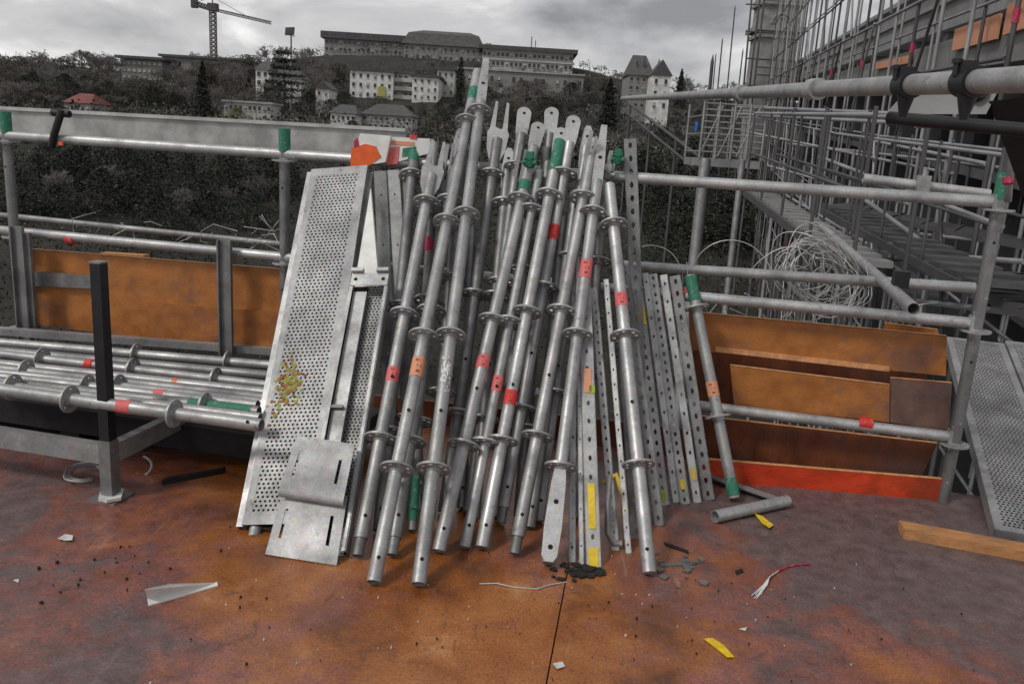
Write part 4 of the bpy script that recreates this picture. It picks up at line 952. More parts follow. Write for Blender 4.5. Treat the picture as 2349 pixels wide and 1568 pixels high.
def tube(key, label, b, t, off, r=Rb, ros=(), top='open', mt='galv', stick=(), spigot=False, bz=0.0, holes=True, green=None, foot=None):
    Lz = .06 if spigot else 0
    B, T = lean(b[0], b[1], t[0], t[1], off, bz); A = (T-B).normalized(); B0 = B+Z*(r*math.sqrt(max(0, 1-A.z**2)))
    th_ = thing('scaffold_tube', B, label, 'scaffold tube', G1)
    end = T if top in ('open', 'taper') else T-A*.02
    g = MB(); st_ = B0+A*Lz
    if top == 'taper':
        k_ = end-A*.30; g.pipe(st_, k_, r, 22); g.build('tube_body', M[mt], th_)
        nf = facing(k_, A); sx = A.cross(nf); g = MB(); pts = [k_-A*.02-sx*r*.98, k_-A*.02+sx*r*.98, k_+A*.1+sx*r*.95, end+sx*r*.55, end-sx*r*.6, k_+A*.1-sx*r*.95]
        g.prism([p-nf*.010 for p in pts], nf*.020); C = k_+A*.12+nf*.0102; g.mat(1).cyl(C, C+nf*.0006, .009, 12); g.build('end_plate', [M['galv_b'], M['hole']], th_)
    else: g.pipe(st_, end, r, 22); g.build('tube_body', M[mt], th_)
    if spigot: g = MB(); g.pipe(B0, st_+A*.01, r*.80, 18, .003, .03); g.build('spigot', M['galv_d'], th_)
    if top in ('oval', 'flat', 'fork'): head(th_, end, A, top)
    for v in ros:
        C = on_v(B0, T, v); g = MB(); g.rosette(C, A, .060, r+.002, phase=random.random()); g.build('rosette', M['ring'], th_)
    for s_ in stick: sticker(th_, B0, T, s_[0], s_[1], r, s_[2] if len(s_) > 2 else .062)
    if holes:
        nf = facing(B0, A)
        for dd in (.075, .62):
            C = st_+A*dd+nf*(r+.0003); g = MB(); g.cyl(C-nf*.001, C+nf*.0006, .0065, 12); g.build('pin_hole', M['hole'], th_)
    if green:
        C0, C1 = on_v(B0, T, green[0]), on_v(B0, T, green[1]); g = MB(); g.cyl(C0, C1, r+.0015, 20); g.build('painted_band', M['green'], th_)
    TUBES[key] = (B0, T, r, th_); return th_
random.seed(8)
tube('t1', 'leaning tube nearest the big perforated deck, with a narrow foot spigot and coral sticker', (820, 1284), (992, 395), .15, ros=(1005, 722, 467), top='fork', spigot=True, stick=((862, 'pink'),))
tube('t2', 'long leaning tube with a peach sticker standing second from the perforated decks', (857, 1346), (1096, 165), .13, ros=(1075, 772, 512, 284), top='open', stick=((845, 'peach', .085),), green=(232, 206))
t3 = tube('t3', 'longest leaning tube, its tip highest of all, with a white paint scrawl', (960, 1350), (1115, 138), .14, ros=(1075, 770, 495, 260), top='taper', mt='galv')
tube('t4', 'short footed tube standing between the peach sticker tube and the scrawled tube', (899, 1282), (1052, 330), .09, ros=(1012, 715, 465), spigot=True, top='flat', mt='galv_d')
tube('tg', 'thin tube half hidden behind others, crimson tape above and green paint below', (945, 1222), (998, 330), .07, r=.017, ros=(968,), top='open', mt='galv_d', green=(1195, 1090), stick=((562, 'crimson', .07),))
tube('t5', 'leaning tube with a red sticker just right of the scrawled tube', (1006, 1272), (1226, 330), .115, ros=(1020, 735, 460), top='oval', stick=((832, 'pink', .055),), green=(440, 418))
tube('t6', 'slim leaning tube with the middle one of three stepped red stickers', (1066, 1262), (1238, 395), .085, r=.020, ros=(1016, 740, 485), top='open', mt='galv', stick=((882, 'pink', .065),))
tube('t7', 'bright leaning tube with the lowest of three stepped red stickers', (1105, 1263), (1280, 345), .12, ros=(1010, 716, 450), top='oval', mt='galv_b', stick=((914, 'red', .06),), green=(395, 325))
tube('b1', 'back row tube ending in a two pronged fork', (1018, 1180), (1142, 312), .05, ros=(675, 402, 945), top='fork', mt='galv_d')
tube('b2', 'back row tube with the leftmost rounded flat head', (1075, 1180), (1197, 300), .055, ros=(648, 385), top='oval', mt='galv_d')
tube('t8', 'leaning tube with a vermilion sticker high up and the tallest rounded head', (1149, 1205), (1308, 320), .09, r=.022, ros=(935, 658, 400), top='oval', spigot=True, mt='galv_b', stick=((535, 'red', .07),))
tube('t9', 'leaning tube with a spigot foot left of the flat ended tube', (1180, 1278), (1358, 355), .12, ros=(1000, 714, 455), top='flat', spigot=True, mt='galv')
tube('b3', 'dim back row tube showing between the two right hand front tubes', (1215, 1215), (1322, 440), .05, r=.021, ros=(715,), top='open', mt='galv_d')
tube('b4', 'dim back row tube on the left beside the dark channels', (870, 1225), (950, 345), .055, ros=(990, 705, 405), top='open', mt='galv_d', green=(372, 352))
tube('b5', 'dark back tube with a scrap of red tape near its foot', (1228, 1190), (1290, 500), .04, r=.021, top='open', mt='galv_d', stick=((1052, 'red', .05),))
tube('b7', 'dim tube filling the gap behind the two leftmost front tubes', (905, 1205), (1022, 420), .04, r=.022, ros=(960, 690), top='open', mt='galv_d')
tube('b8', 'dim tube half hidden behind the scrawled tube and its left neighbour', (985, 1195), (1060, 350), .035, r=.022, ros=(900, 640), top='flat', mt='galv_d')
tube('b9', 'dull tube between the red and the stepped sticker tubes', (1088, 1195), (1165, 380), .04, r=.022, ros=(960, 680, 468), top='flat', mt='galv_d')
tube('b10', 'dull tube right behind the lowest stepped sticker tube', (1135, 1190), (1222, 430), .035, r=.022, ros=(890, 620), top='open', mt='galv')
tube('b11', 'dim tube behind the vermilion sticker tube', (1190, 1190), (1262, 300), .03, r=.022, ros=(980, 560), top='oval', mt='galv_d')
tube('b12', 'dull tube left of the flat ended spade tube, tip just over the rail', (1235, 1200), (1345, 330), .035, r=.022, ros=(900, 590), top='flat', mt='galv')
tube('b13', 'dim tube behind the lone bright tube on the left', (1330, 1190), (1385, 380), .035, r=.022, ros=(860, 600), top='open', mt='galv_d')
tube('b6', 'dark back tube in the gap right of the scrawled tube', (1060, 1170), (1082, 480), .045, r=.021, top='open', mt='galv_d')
t10 = tube('t10', 'leaning tube with a flattened spade foot and a salmon sticker halfway up', (1257, 1300), (1386, 290), .13, r=.0235, ros=(1070, 768, 490), top='taper', mt='galv', stick=((620, 'pink', .085),), holes=False)
# spade foot
B0, T, r, th_ = TUBES['t10']; A = (T-B0).normalized(); nf = facing(B0, A); sx = A.cross(nf); g = MB()
pts = [B0-sx*.027+A*.02, B0-sx*.014, B0+sx*.014, B0+sx*.027+A*.02, B0+sx*.031+A*.12, B0+sx*.026+A*.28, B0+sx*.02+A*.33, B0-sx*.02+A*.33, B0-sx*.026+A*.28, B0-sx*.031+A*.12]
g.prism([p+nf*.010 for p in pts], nf*.019); g.mat(1)
for q in (.05, .21): C = B0+A*q+nf*.0292; g.cyl(C, C+nf*.0006, .009, 12)
g.build('foot_plate', [M['galv_b'], M['hole']], th_)
# white scrawl on t3
B0, T, r, th_ = TUBES['t3']; A = (T-B0).normalized(); rn = random.Random(4); g = MB(); C0 = on_v(B0, T, 862); nf = facing(C0, A); sx = A.cross(nf)
for i in range(70):
    q = rn.gauss(0, .035); t = rn.gauss(0, .55); l_ = rn.uniform(.003, .014); wd = rn.uniform(.04, .12); vs = []
    for k_ in (-1, 1):
        for tt in (t-wd, t+wd): vs.append(C0+A*(q+k_*l_/2)+nf*((r+.0008)*math.cos(tt))+sx*((r+.0008)*math.sin(tt)))
    g.add(vs, [(0, 1, 3, 2)])
g.build('paint_scrawl', M['white'], th_)
tube('t11', 'thick bright tube leaning left, on its own at the right of the bundle', (1489, 1322), (1398, 425), .10, ros=(1065, 770, 517), top='open', mt='galv_b', stick=((690, 'pink', .06),))
# standard at the far right of the bundle, green collared
def lean2(b, t, off, rz): 
    global RT
    keep = RT; RT = rz; o = lean(b[0], b[1], t[0], t[1], off); RT = keep; return o
B, T = lean2((1683, 1150), (1583, 632), .04, .79); A = (T-B).normalized()
th_ = thing('scaffold_tube', B, 'separate tube with green ends and a peach sticker leaning at the kick board', 'scaffold tube', G1)
B0 = B+Z*.018
g = MB(); g.pipe(B0, T, Rb, 22); g.build('tube_body', M['galv'], th_)
g = MB(); g.cyl(on_v(B0, T, 690), T-A*.004, Rb+.002, 20); g.build('painted_band', M['green'], th_)
g = MB(); g.cyl(on_v(B0, T, 1135), on_v(B0, T, 1095), Rb+.002, 20); g.build('painted_band', M['green'], th_)
for v in (955, 705):
    g = MB(); g.rosette(on_v(B0, T, v), A, .055, Rb+.002); g.build('rosette', M['ring'], th_)
sticker(th_, B0, T, 892, 'peach', Rb, .065)

# short coupling pieces piled at the tops
def brace(label, b, t, off, w_, mt, dpt=.03, slots=14, rz=None, lip=True, hole=.15):
    B, T = lean(b[0], b[1], t[0], t[1], off) if rz is None else lean2(b, t, off, rz); A = (T-B).normalized(); L = (T-B).length
    nf = facing(B.lerp(T, .5), A); sx = nf.cross(A).normalized()
    if px(B+sx*.1)[0] < px(B)[0]: sx = -sx
    th_ = thing('steel_channel', B, label, 'steel channel', 'punched steel channels leaning against the railing')
    g = MB(); g.perf(B-sx*w_/2, sx*w_, A*L, 1, slots, hole, False, 1.7); g.box(B-sx*w_/2-nf*dpt, sx*.003, nf*dpt, A*L); g.box(B+sx*(w_/2-.003)-nf*dpt, sx*.003, nf*dpt, A*L)
    if lip: g.box(B-sx*(w_/2)-nf*dpt, sx*w_*.3, nf*-.003, A*L); g.box(B+sx*(w_/2-w_*.3)-nf*dpt, sx*w_*.3, nf*-.003, A*L)
    g.build('channel_body', M[mt], th_); return th_, B, T, A, nf, sx
def strip(par, B, T, v0, v1, nf, sx, w_, mt, name='paint_mark', dx=0):
    a, b_ = on_v(B, T, v0), on_v(B, T, v1); g = MB(); g.box(a-sx*(w_/2-dx)+nf*.001, sx*w_, nf*.002, b_-a); g.build(name, M[mt], par)
c, B, T, A, nf, sx = brace('wide steel channel with two yellow painted strips near its foot', (1362, 1302), (1340, 640), .11, .052, 'galv', .02, 16, hole=.12)
strip(c, B, T, 1212, 1108, nf, sx, .026, 'yellow'); strip(c, B, T, 1303, 1256, nf, sx, .034, 'yellow'); strip(c, B, T, 900, 845, nf, sx, .03, 'peach', 'sticker'); strip(c, B, T, 902, 884, nf, sx, .022, 'lime', 'sticker', .016)
brace('thin pale channel just left of the yellow marked one', (1334, 1295), (1325, 560), .10, .018, 'galv_b', .02, 10)
brace('slim channel right beside the spade footed tube', (1312, 1288), (1318, 600), .08, .026, 'galv', .02, 12)
brace('narrow notched channel right of the yellow marked one', (1412, 1262), (1362, 660), .10, .030, 'galv', .025, 24)
brace('channel edge directly left of the lone bright tube', (1442, 1268), (1390, 640), .07, .022, 'galv_b', .03, 18)
brace('dull channel behind the foot of the lone bright tube', (1462, 1235), (1418, 600), .06, .05, 'galv_d', .03, 20)
brace('dark channel just right of the lone bright tube', (1512, 1205), (1432, 610), .05, .040, 'galv_d', .03, 18)
brace('tall slender upright channel rising above the rail right of the bundle', (1476, 1120), (1445, 318), .03, .055, 'galv_d', .03, 26)
for i, (bu, bv, tu, w_, mt, lab, sl) in enumerate(((1524, 1158, 1458, .045, 'galv', 'leftmost of the five short channels by the kick board, with a yellow sticker', 22),
        (1552, 1152, 1480, .030, 'galv_b', 'second short channel from the left by the kick board', 12), (1572, 1156, 1497, .040, 'galv', 'middle one of the five short channels by the kick board', 26),
        (1600, 1152, 1522, .034, 'galv_b', 'fourth short channel with yellow paint at its foot', 12), (1626, 1146, 1548, .05, 'galv_d', 'rightmost of the five short channels, beside the green collared tube', 18))):
    c, B, T, A, nf, sx = brace(lab, (bu, bv), (tu, 624+2*i), .05+.01*(i % 2), w_, mt, .03, sl, rz=.79)
    if i == 0: strip(c, B, T, 745, 705, nf, sx, .04, 'yellow', 'sticker'); strip(c, B, T, 1150, 1122, nf, sx, .016, 'lime', 'paint_mark')
    if i == 2: strip(c, B, T, 1122, 1098, nf, sx, .018, 'yellow')
    if i == 3: strip(c, B, T, 1100, 1072, nf, sx, .016, 'yellow')

# hook bracket with yellow strap at the channel feet
P = onz(1425, 1258); g = MB(); g.path([P+Z*.02, P+Z*.02+V((-.03, 0, .0)), P+V((-.055, 0, .06)), P+V((-.06, .03, .16)), P+V((-.055, .06, .26))], .014, 8, .008); hk = tag(g.build('hook_bracket', M['galv'], None), 'curved grey hook bracket at the channel feet with a yellow strap', 'hook')
g = MB(); Q = onz(1400, 1215); g.path([Q+Z*.16+V((-.04, 0, .03)), Q+Z*.2+V((0, -.01, .03)), Q+Z*.16+V((.03, -.02, 0)), Q+Z*.07+V((.045, -.02, 0)), Q+Z*.02+V((.06, -.02, 0))], .011, 6); tag(g.build('strap', M['yellow'], None), 'yellow strap curled between the channel feet', 'strap')

# ---- perforated decks
def deck_plank(label, b, t, off, w_, wdir_px, mt='plate', nx=8, ny=88, flange=.055, rz=None, zb=.03, roll=0):
    B, T = lean(b[0], b[1], t[0], t[1], off, zb) if rz is None else None
    A = (T-B).normalized(); L = (T-B).length; WR = onz(*wdir_px, zb)-B; sx = (WR-A*WR.dot(A)).normalized()
    if roll: sx.rotate(Matrix.Rotation(roll, 3, A))
    nf = sx.cross(A).normalized()
    if nf.dot(CAM-B) < 0: nf = -nf
    th_ = thing('perforated_deck', B, label, 'scaffold deck', 'perforated steel scaffold decks')
    return th_, B, T, A, L, sx, nf
dk, B, T, A, L, sx, nf = deck_plank('large perforated steel deck leaning at the left of the bundle, rust and lichen stained', (555, 1203), (716, 388), .07, .25, (690, 1226))
w_ = .262; m0 = .028; e_ = .045
g = MB()
g.box(B, sx*m0, nf*-.002, A*L); g.box(B+sx*(w_-m0*1.3), sx*m0*1.3, nf*-.002, A*L); g.box(B+sx*m0, sx*(w_-m0*2.3), nf*-.002, A*e_); g.box(B+sx*m0+A*(L-e_), sx*(w_-m0*2.3), nf*-.002, A*e_)
g.perf(B+sx*m0+A*e_-nf*.001, sx*(w_-m0*2.3), A*(L-2*e_), 11, 96, .29, True); g.build('perforated_sheet', M['plate'], dk)
g = MB(); g.box(B-nf*.055, sx*-.003, nf*.055, A*L); g.box(B-nf*.020-sx*.026, sx*.023, nf*.004, A*L); g.box(B-nf*.055-sx*.029, sx*.003, nf*.039, A*L); g.build('side_flange', M['galv_b'], dk)
g = MB(); g.box(B+sx*w_-nf*.055, sx*.003, nf*.055, A*L); g.box(B+sx*(w_+.003)-nf*.055, sx*.012, nf*.004, A*L); g.build('side_flange', M['galv'], dk)
g = MB(); g.box(B-nf*.056+A*.01, sx*w_, nf*-.002, A*(L-.02)); g.build('shade_backing', M['hole'], dk)  # black sheet added for the shade in the hollow behind the holes
g = MB()
for q in (.04, .20): g.cyl(B+sx*q-nf*.03, B+sx*q-nf*.03-A*.035, .022, 14)
g.build('claw', M['ring'], dk)
rn = random.Random(6); C0 = on_v(B, T, 890); GS = [MB(), MB()]
for i in range(120):
    q = C0+A*rn.gauss(0, .06)+sx*(.07+rn.gauss(0, .026)); s_ = rn.uniform(.004, .012); g = GS[0 if rn.random() < .6 else 1]; pts = [q+A*(s_*math.cos(k_*1.05)*rn.uniform(.6, 1.2))+sx*(s_*math.sin(k_*1.05)*rn.uniform(.6, 1.2)) for k_ in range(6)]
    g.prism([p+nf*.0004*(1+i % 3) for p in pts], nf*.0004)
tag(GS[0].build('lichen_stain', M['moss'], dk), kind='stuff'); tag(GS[1].build('rust_stain', M['rust'], dk), kind='stuff')
# second deck in front, seen from its open side
d2, B, T, A, L, sx, nf = deck_plank('narrow steel deck turned open side out beside the large perforated deck', (745, 1262), (853, 640), .16, .19, (812, 1272))
sx = sx; w_ = .155; B = B-sx*.085; T = T-sx*.085
g = MB(); g.box(B, sx*.012, nf*.004, A*L); g.box(B+sx*(w_-.012), sx*.012, nf*.004, A*L); g.box(B, sx*-.003, nf*-.05, A*L); g.box(B+sx*w_, sx*.003, nf*-.05, A*L); g.build('side_flange', M['galv'], d2)
g = MB(); g.perf(B+sx*.003-nf*.049+sx*.06, sx*(w_-.066), A*L, 6, 84, .33, True); g.build('perforated_sheet', M['galv_d'], d2)
g = MB(); g.box(B+sx*.012-nf*.035, sx*.055, nf*.018, A*(L-.05)); g.build('stiffener', M['galv'], d2)
g = MB(); e0 = B+A*(L-.035)+nf*.005; g.box(e0, sx*w_, nf*.003, A*.06); g.mat(1)
for q in (.02, .135):
    C = e0+sx*q+A*.03+nf*.0034; g.cyl(C, C+nf*.0006, .008, 10)
g.mat(0); g.box(e0+A*.061, sx*.05, nf*.02, A*.016); g.box(e0+sx*(w_-.05)+A*.061, sx*.05, nf*.02, A*.016)
g.build('end_cap', [M['galv_b'], M['hole']], d2)
g = MB(); g.box(B+A*(L*.48)+sx*.002-nf*.03, sx*.055, nf*.03, A*.012); g.build('bar', M['galv_d'], d2)
g = MB(); g.box(B-nf*.052, sx*w_, nf*-.002, A*L); g.build('shade_backing', M['hole'], d2)  # black backing sheet, shade behind the holes put into its colour
# white board between the decks, dark channels
Bw, Tw = lean(800, 1240, 850, 440, .12); nw = RE.cross(Tw-Bw).normalized()
def wp(u, v): r = ray(u, v); return CAM+r*((Bw-CAM).dot(nw)/r.dot(nw))
g = MB(); g.prism([wp(850, 432), wp(868, 640), wp(870, 760), wp(800, 760), wp(818, 625)], RN*.012); tag(g.build('white_board', M['white'], None), 'white board wedged between the two leaning decks', 'board')
c_ = brace('broad dark upright channel behind the white board', (905, 1160), (872, 392), .05, .060, 'galv_d', .03, 6, hole=.07)
c_ = brace('lighter upright channel beside the broad dark one', (950, 1170), (902, 390), .06, .055, 'galv', .03, 6, hole=.07)
c_ = brace('narrow dark upright channel nearest the forked tube', (968, 1160), (930, 400), .05, .030, 'galv_d', .03, 8)
# steel plates at the foot
def plate(label, BL, BR, TL, TR, bend=None, thick=.004, mt='plate'):
    g = MB(); n = (BR-BL).cross(TL-BL).normalized()
    if n.dot(CAM-BL) < 0: n = -n
    X = BR-BL; X2 = TR-TL; nx, ny = 16, 20
    def pt(a, b): P0 = BL+X*a; P1 = TL+X2*a; return P0.lerp(P1, b)
    slots = [(.12, .16), (.80, .84)]
    vs = []; xs = [0, .12, .16, .80, .85, 1]; ys = [0, .25, .68, 1]
    fs = []
    for j in range(3):
        for i in range(5):
            if j == 1 and i in (1, 3): continue
            q = [pt(xs[i], ys[j]), pt(xs[i+1], ys[j]), pt(xs[i+1], ys[j+1]), pt(xs[i], ys[j+1])]; g.prism([p for p in q], -n*thick)
    return g, n
SL, SR = onz(608, 1270, .004), onz(772, 1296, .004)
yb = lean(608, 1270, 683, 1000, .33); yt = lean(772, 1296, 815, 1020, .33)
nC = lambda a, b, q: a.lerp(b, q)
TL, TR = yb[1], yt[1]
g, n = plate('', SL, SR, nC(SL, TL, .56), nC(SR, TR, .56))
tag(g.build('steel_plate', M['plate'], None), 'lower slotted grey steel plate standing on the deck against the leaning decks', 'steel plate')
a0, a1 = nC(SL, TL, .50)+n*.022, nC(SR, TR, .50)+n*.022; g, n2 = plate('', a0+n*.012, a1+n*.012, TL+n*.008, TR+n*.008)
a0 += n*.012; a1 += n*.012
pth = []; 
for i in range(7):
    t = R(90*i/6); pth.append((-math.sin(t)*.018, -(1-math.cos(t))*.018))
Ay = (TL-SL).normalized(); vs = []
for (dy, dn_) in pth: vs += [a0+Ay*dy+n*(dn_-.001), a1+Ay*dy+n*(dn_-.001)]
g.add(vs, [(2*i, 2*i+1, 2*i+3, 2*i+2) for i in range(6)], True)
tag(g.build('steel_plate', M['plate'], None), 'upper slotted grey steel plate with a rolled lower lip overlapping the lower one', 'steel plate')

# loose barrier boards lying on the top rail
M['stripe'] = None
def tri_board(label, quad, off, parts):
    P = [onrail(a, b, off) for a, b in quad]; th_ = thing('barrier_board', P[3], label, 'barrier board', 'striped barrier boards on the top rail')
    g = MB(); g.prism(P, RN*.02); g.build('panel', M['white'], th_)
    for q, mt in parts:
        g = MB(); g.prism([onrail(a, b, off-.0035) for a, b in q], RN*.003); g.build('stripe', M[mt], th_)
tri_board('front orange and white barrier board on the top rail above the large deck', [(826, 306), (896, 312), (884, 372), (803, 384)], -.06,
          [([(806, 340), (838, 330), (862, 336), (874, 360), (840, 384), (803, 384)], 'orange'), ([(812, 322), (820, 316), (824, 336), (812, 340)], 'crimson')])
tri_board('rear barrier board with orange edge and green scrap beside the forked tube', [(896, 314), (985, 318), (990, 350), (888, 378)], -.03,
          [([(896, 322), (950, 326), (950, 334), (896, 332)], 'peach'), ([(882, 340), (916, 336), (912, 376), (886, 378)], 'pink'), ([(924, 340), (954, 336), (954, 354), (922, 360)], 'green'), ([(938, 308), (956, 310), (956, 320), (940, 318)], 'red')])
# little couplers hanging between the tube heads
for (u, v, off, lab, mt) in ((1395, 400, -.06, 'galvanised swivel coupler hooked on the top rail right of the bundle', 'ring'), (1417, 365, -.05, 'small green painted coupler right of the flat tube tips', 'green'), (1215, 372, -.16, 'green painted wedge coupler between the rounded tube heads', 'green')):
    C = onrail(u, v, off); g = MB(); g.rosette(C, (RN+Z*.4), .028, .016, .012); g.cyl(C-RE*.03, C+RE*.03, .012, 10); g.cbox(C+Z*.03, RE*.03, RN*.03, Z*.03); tag(g.build('coupler', M[mt], None), lab, 'coupler')
for i, (u0, v0, u1, v1, off, lab) in enumerate(((1022, 330, 1008, 420, -.12, 'pair of small steel prongs right of the first fork head'), (1170, 440, 1190, 330, -.10, 'small flat bracket between the two pronged fork and the rounded heads'), (1330, 410, 1352, 300, -.08, 'small flat bar left of the right hand tube tips'), (1378, 430, 1398, 345, -.05, 'short grey rod right of the spade footed tube tip'))):
    a, b_ = onrail(u0, v0, off), onrail(u1, v1, off); g = MB(); d = b_-a; g.box(a, RE*.018, RN*.008, d); g.box(a+RE*.03, RE*.010, RN*.008, d*.9); tag(g.build('bracket', M['galv'], None), lab, 'bracket')

# ---- wire coil and loops of barbed wire behind the right rails
M['wire'] = mat('galv_wire', (.62, .62, .60), .4, .6, .2, 30)
wc = thing('wire_coil', onrail(1900, 700, .5), 'big tangled coil of bright wire behind the right guard rails', 'wire')
rn = random.Random(12)
def loop(C, X, Y, r0, a0, a1, n=40, wob=.012, drift=V((0, 0, 0))):
    ph = rn.random()*6; return [C+X*((r0+wob*math.sin(3*t+ph))*math.cos(t))+Y*((r0+wob*math.cos(2*t+ph))*math.sin(t))+drift*(t-a0) for t in [a0+(a1-a0)*i/n for i in range(n+1)]]
g = MB()
for i in range(27):
    C = onrail(1885+rn.gauss(0, 26), 628+rn.gauss(0, 16), .42+rn.uniform(-.05, .12)); tx = R(rn.gauss(20, 16)); X = (RE*math.cos(tx)+RN*math.sin(tx)); X.z = -.25; X.normalize(); Y = (Z+RN*rn.gauss(0, .35)).normalized()*rn.uniform(.6, .95)
    r0 = rn.uniform(.08, .24); a0 = rn.random()*6; g.path(loop(C, X, Y, r0, a0, a0+rn.uniform(3.5, 7.5), 44, .02, RE*rn.uniform(-.01, .012)), .0022, 4)
g.build('coil', M['wire'], wc)
for P_ in (loop(onrail(1675, 650, .3), RE, Z, .20, .1, 3.1, 30, .006), loop(onrail(1490, 640, .3), RE, Z, .16, -.1, 1.9, 30, .004), loop(onrail(1800, 640, .34), RE, Z, .15, .5, 3.4, 30, .01), [onrail(1575, 600, .25), onrail(1578, 640, .24), onrail(1600, 670, .22)]):
    g = MB(); g.path(P_, .0021, 5); g.build('loose_loop', M['wire'], wc)
for i in range(16):
    u, v = rn.uniform(1620, 2130), rn.uniform(690, 742); a = onrail(u, v+18, .2); g = MB(); g.path([a, a+V((rn.gauss(0, .03), 0, rn.uniform(.02, .07))), a+V((rn.gauss(0, .05), .02, rn.uniform(.03, .09)))], .0014, 4); g.build('wire_end', M['wire'], wc)
bw = thing('barbed_wire', onrail(300, 520, .4), 'thin barbed wire strands hanging over the left middle rail', 'wire')
g = MB()
for (p) in (((165, 500), (168, 525), (172, 550)), ((165, 502), (200, 492), (215, 488)), ((330, 510), (345, 508), (372, 518)), ((305, 525), (308, 545), (310, 552)), ((250, 545), (280, 530), (296, 522)), ((405, 558), (435, 545), (442, 540)), ((460, 552), (462, 530), (490, 514), (545, 530)), ((572, 574), (600, 552)), ((595, 495), (618, 520), (640, 545)), ((600, 492), (612, 512), (628, 528)), ((640, 505), (620, 530), (605, 548)), ((560, 520), (630, 530), (645, 522)), ((600, 540), (628, 536), (640, 560)), ((610, 560), (640, 575), (648, 560))):
    g = MB(); g.path([onrail(a, b, .25+rn.uniform(-.04, .04)) for a, b in p], .0017, 4); g.build('strand', M['wire'], bw)
for i in range(22):
    u = rn.uniform(170, 650); v = 500+u*.085+rn.gauss(0, 8); a = onrail(u, v, .27); g = MB(); g.path([a, a+V((rn.gauss(0, .02), 0, rn.gauss(0, .015)))], .0014, 4); g.build('barb', M['wire'], bw)

# ---- perforated decks stacked right of the corner post
def flat_deck(label, quad, z, th, nx, ny, frame=.12, mt='plate'):
    P = [onz(u, v, z) for u, v in quad]           # near-left, near-right, far-right, far-left
    th_ = thing('perforated_deck', P[0], label, 'scaffold deck', 'perforated steel scaffold decks'); W = P[1]-P[0]; A = P[3]-P[0]; up = Z
    wn = W.normalized(); an = A.normalized(); f = W.length*frame
    g = MB(); g.perf(P[0]+wn*f+an*f, wn*(W.length-2*f), an*(A.length-2*f), nx, ny, .27, True)
    g.box(P[0]+Z*.001, wn*f, Z*-.003, an*A.length); g.box(P[0]+wn*(W.length-f)+Z*.001, wn*f, Z*-.003, an*A.length); g.box(P[0]+wn*f+Z*.001, wn*(W.length-2*f), Z*-.003, an*f); g.box(P[3]+wn*f-an*f+Z*.001, wn*(W.length-2*f), Z*-.003, an*f); g.build('perforated_sheet', M[mt], th_)
    g = MB(); g.box(P[0]-wn*.003, wn*.003, Z*-th, A); g.box(P[1], wn*.003, Z*-th, A); g.box(P[0]-an*.003, W, an*.003, Z*-th); g.build('side_flange', M['galv'], th_)
    g = MB(); g.box(P[0]-Z*th, W, A, Z*-.002); g.build('shade_backing', M['hole'], th_)  # black sheet stands for the shade inside the hollow deck
    return th_
def deck_from(label, nl, dirv, wv, L, Wd, z, th, nx, ny):
    P0 = onz(nl[0], nl[1], z); d = dirv.normalized(); w2 = wv.normalized()
    qs = [px(P0), px(P0+w2*Wd), px(P0+w2*Wd+d*L), px(P0+d*L)]
    return flat_deck(label, qs, z, th, nx, ny)
NL, FL = onz(2284, 1212, .045), at(2172, 772, 5.0)
dA = FL-NL; wv = V((dA.y, -dA.x, 0)).normalized()
if wv.x < 0: wv = -wv
def ramp_deck(label, P0, L, Wd, nx, ny):
    th_ = thing('perforated_deck', P0, label, 'scaffold deck', 'perforated steel scaffold decks'); an = dA.normalized(); up = wv.cross(an).normalized(); A = an*L; W = wv*Wd; f = .03
    g = MB(); g.perf(P0+wv*f+an*f, wv*(Wd-2*f), an*(L-2*f), nx, ny, .33, True)
    for o, x, y in ((P0, wv*f, A), (P0+wv*(Wd-f), wv*f, A), (P0+wv*f, wv*(Wd-2*f), an*f), (P0+wv*f+an*(L-f), wv*(Wd-2*f), an*f)): g.box(o+up*.001, x, y, up*-.003)
    g.build('perforated_sheet', M['galv'], th_)
    g = MB(); g.box(P0-wv*.003, wv*.003, up*-.06, A); g.box(P0+W, wv*.003, up*-.06, A); g.box(P0-an*.003, W, an*.003, up*-.06); g.build('side_flange', M['galv'], th_)
    g = MB(); g.box(P0-up*.06, W, A, up*-.002); g.build('shade_backing', M['hole'], th_)  # black sheet closes the hollow, its colour stands for shade below
LL = dA.length
ramp_deck('front perforated deck sloping up and away right of the corner post', NL, LL, .30, 14, 100)
ramp_deck('second perforated deck beside the front one right of the corner post', NL+wv*.318-dA.normalized()*.05, LL+.1, .30, 14, 104)
ramp_deck('third perforated deck in the row right of the corner post', NL+wv*.636+dA.normalized()*.2, LL-.2, .30, 14, 96)

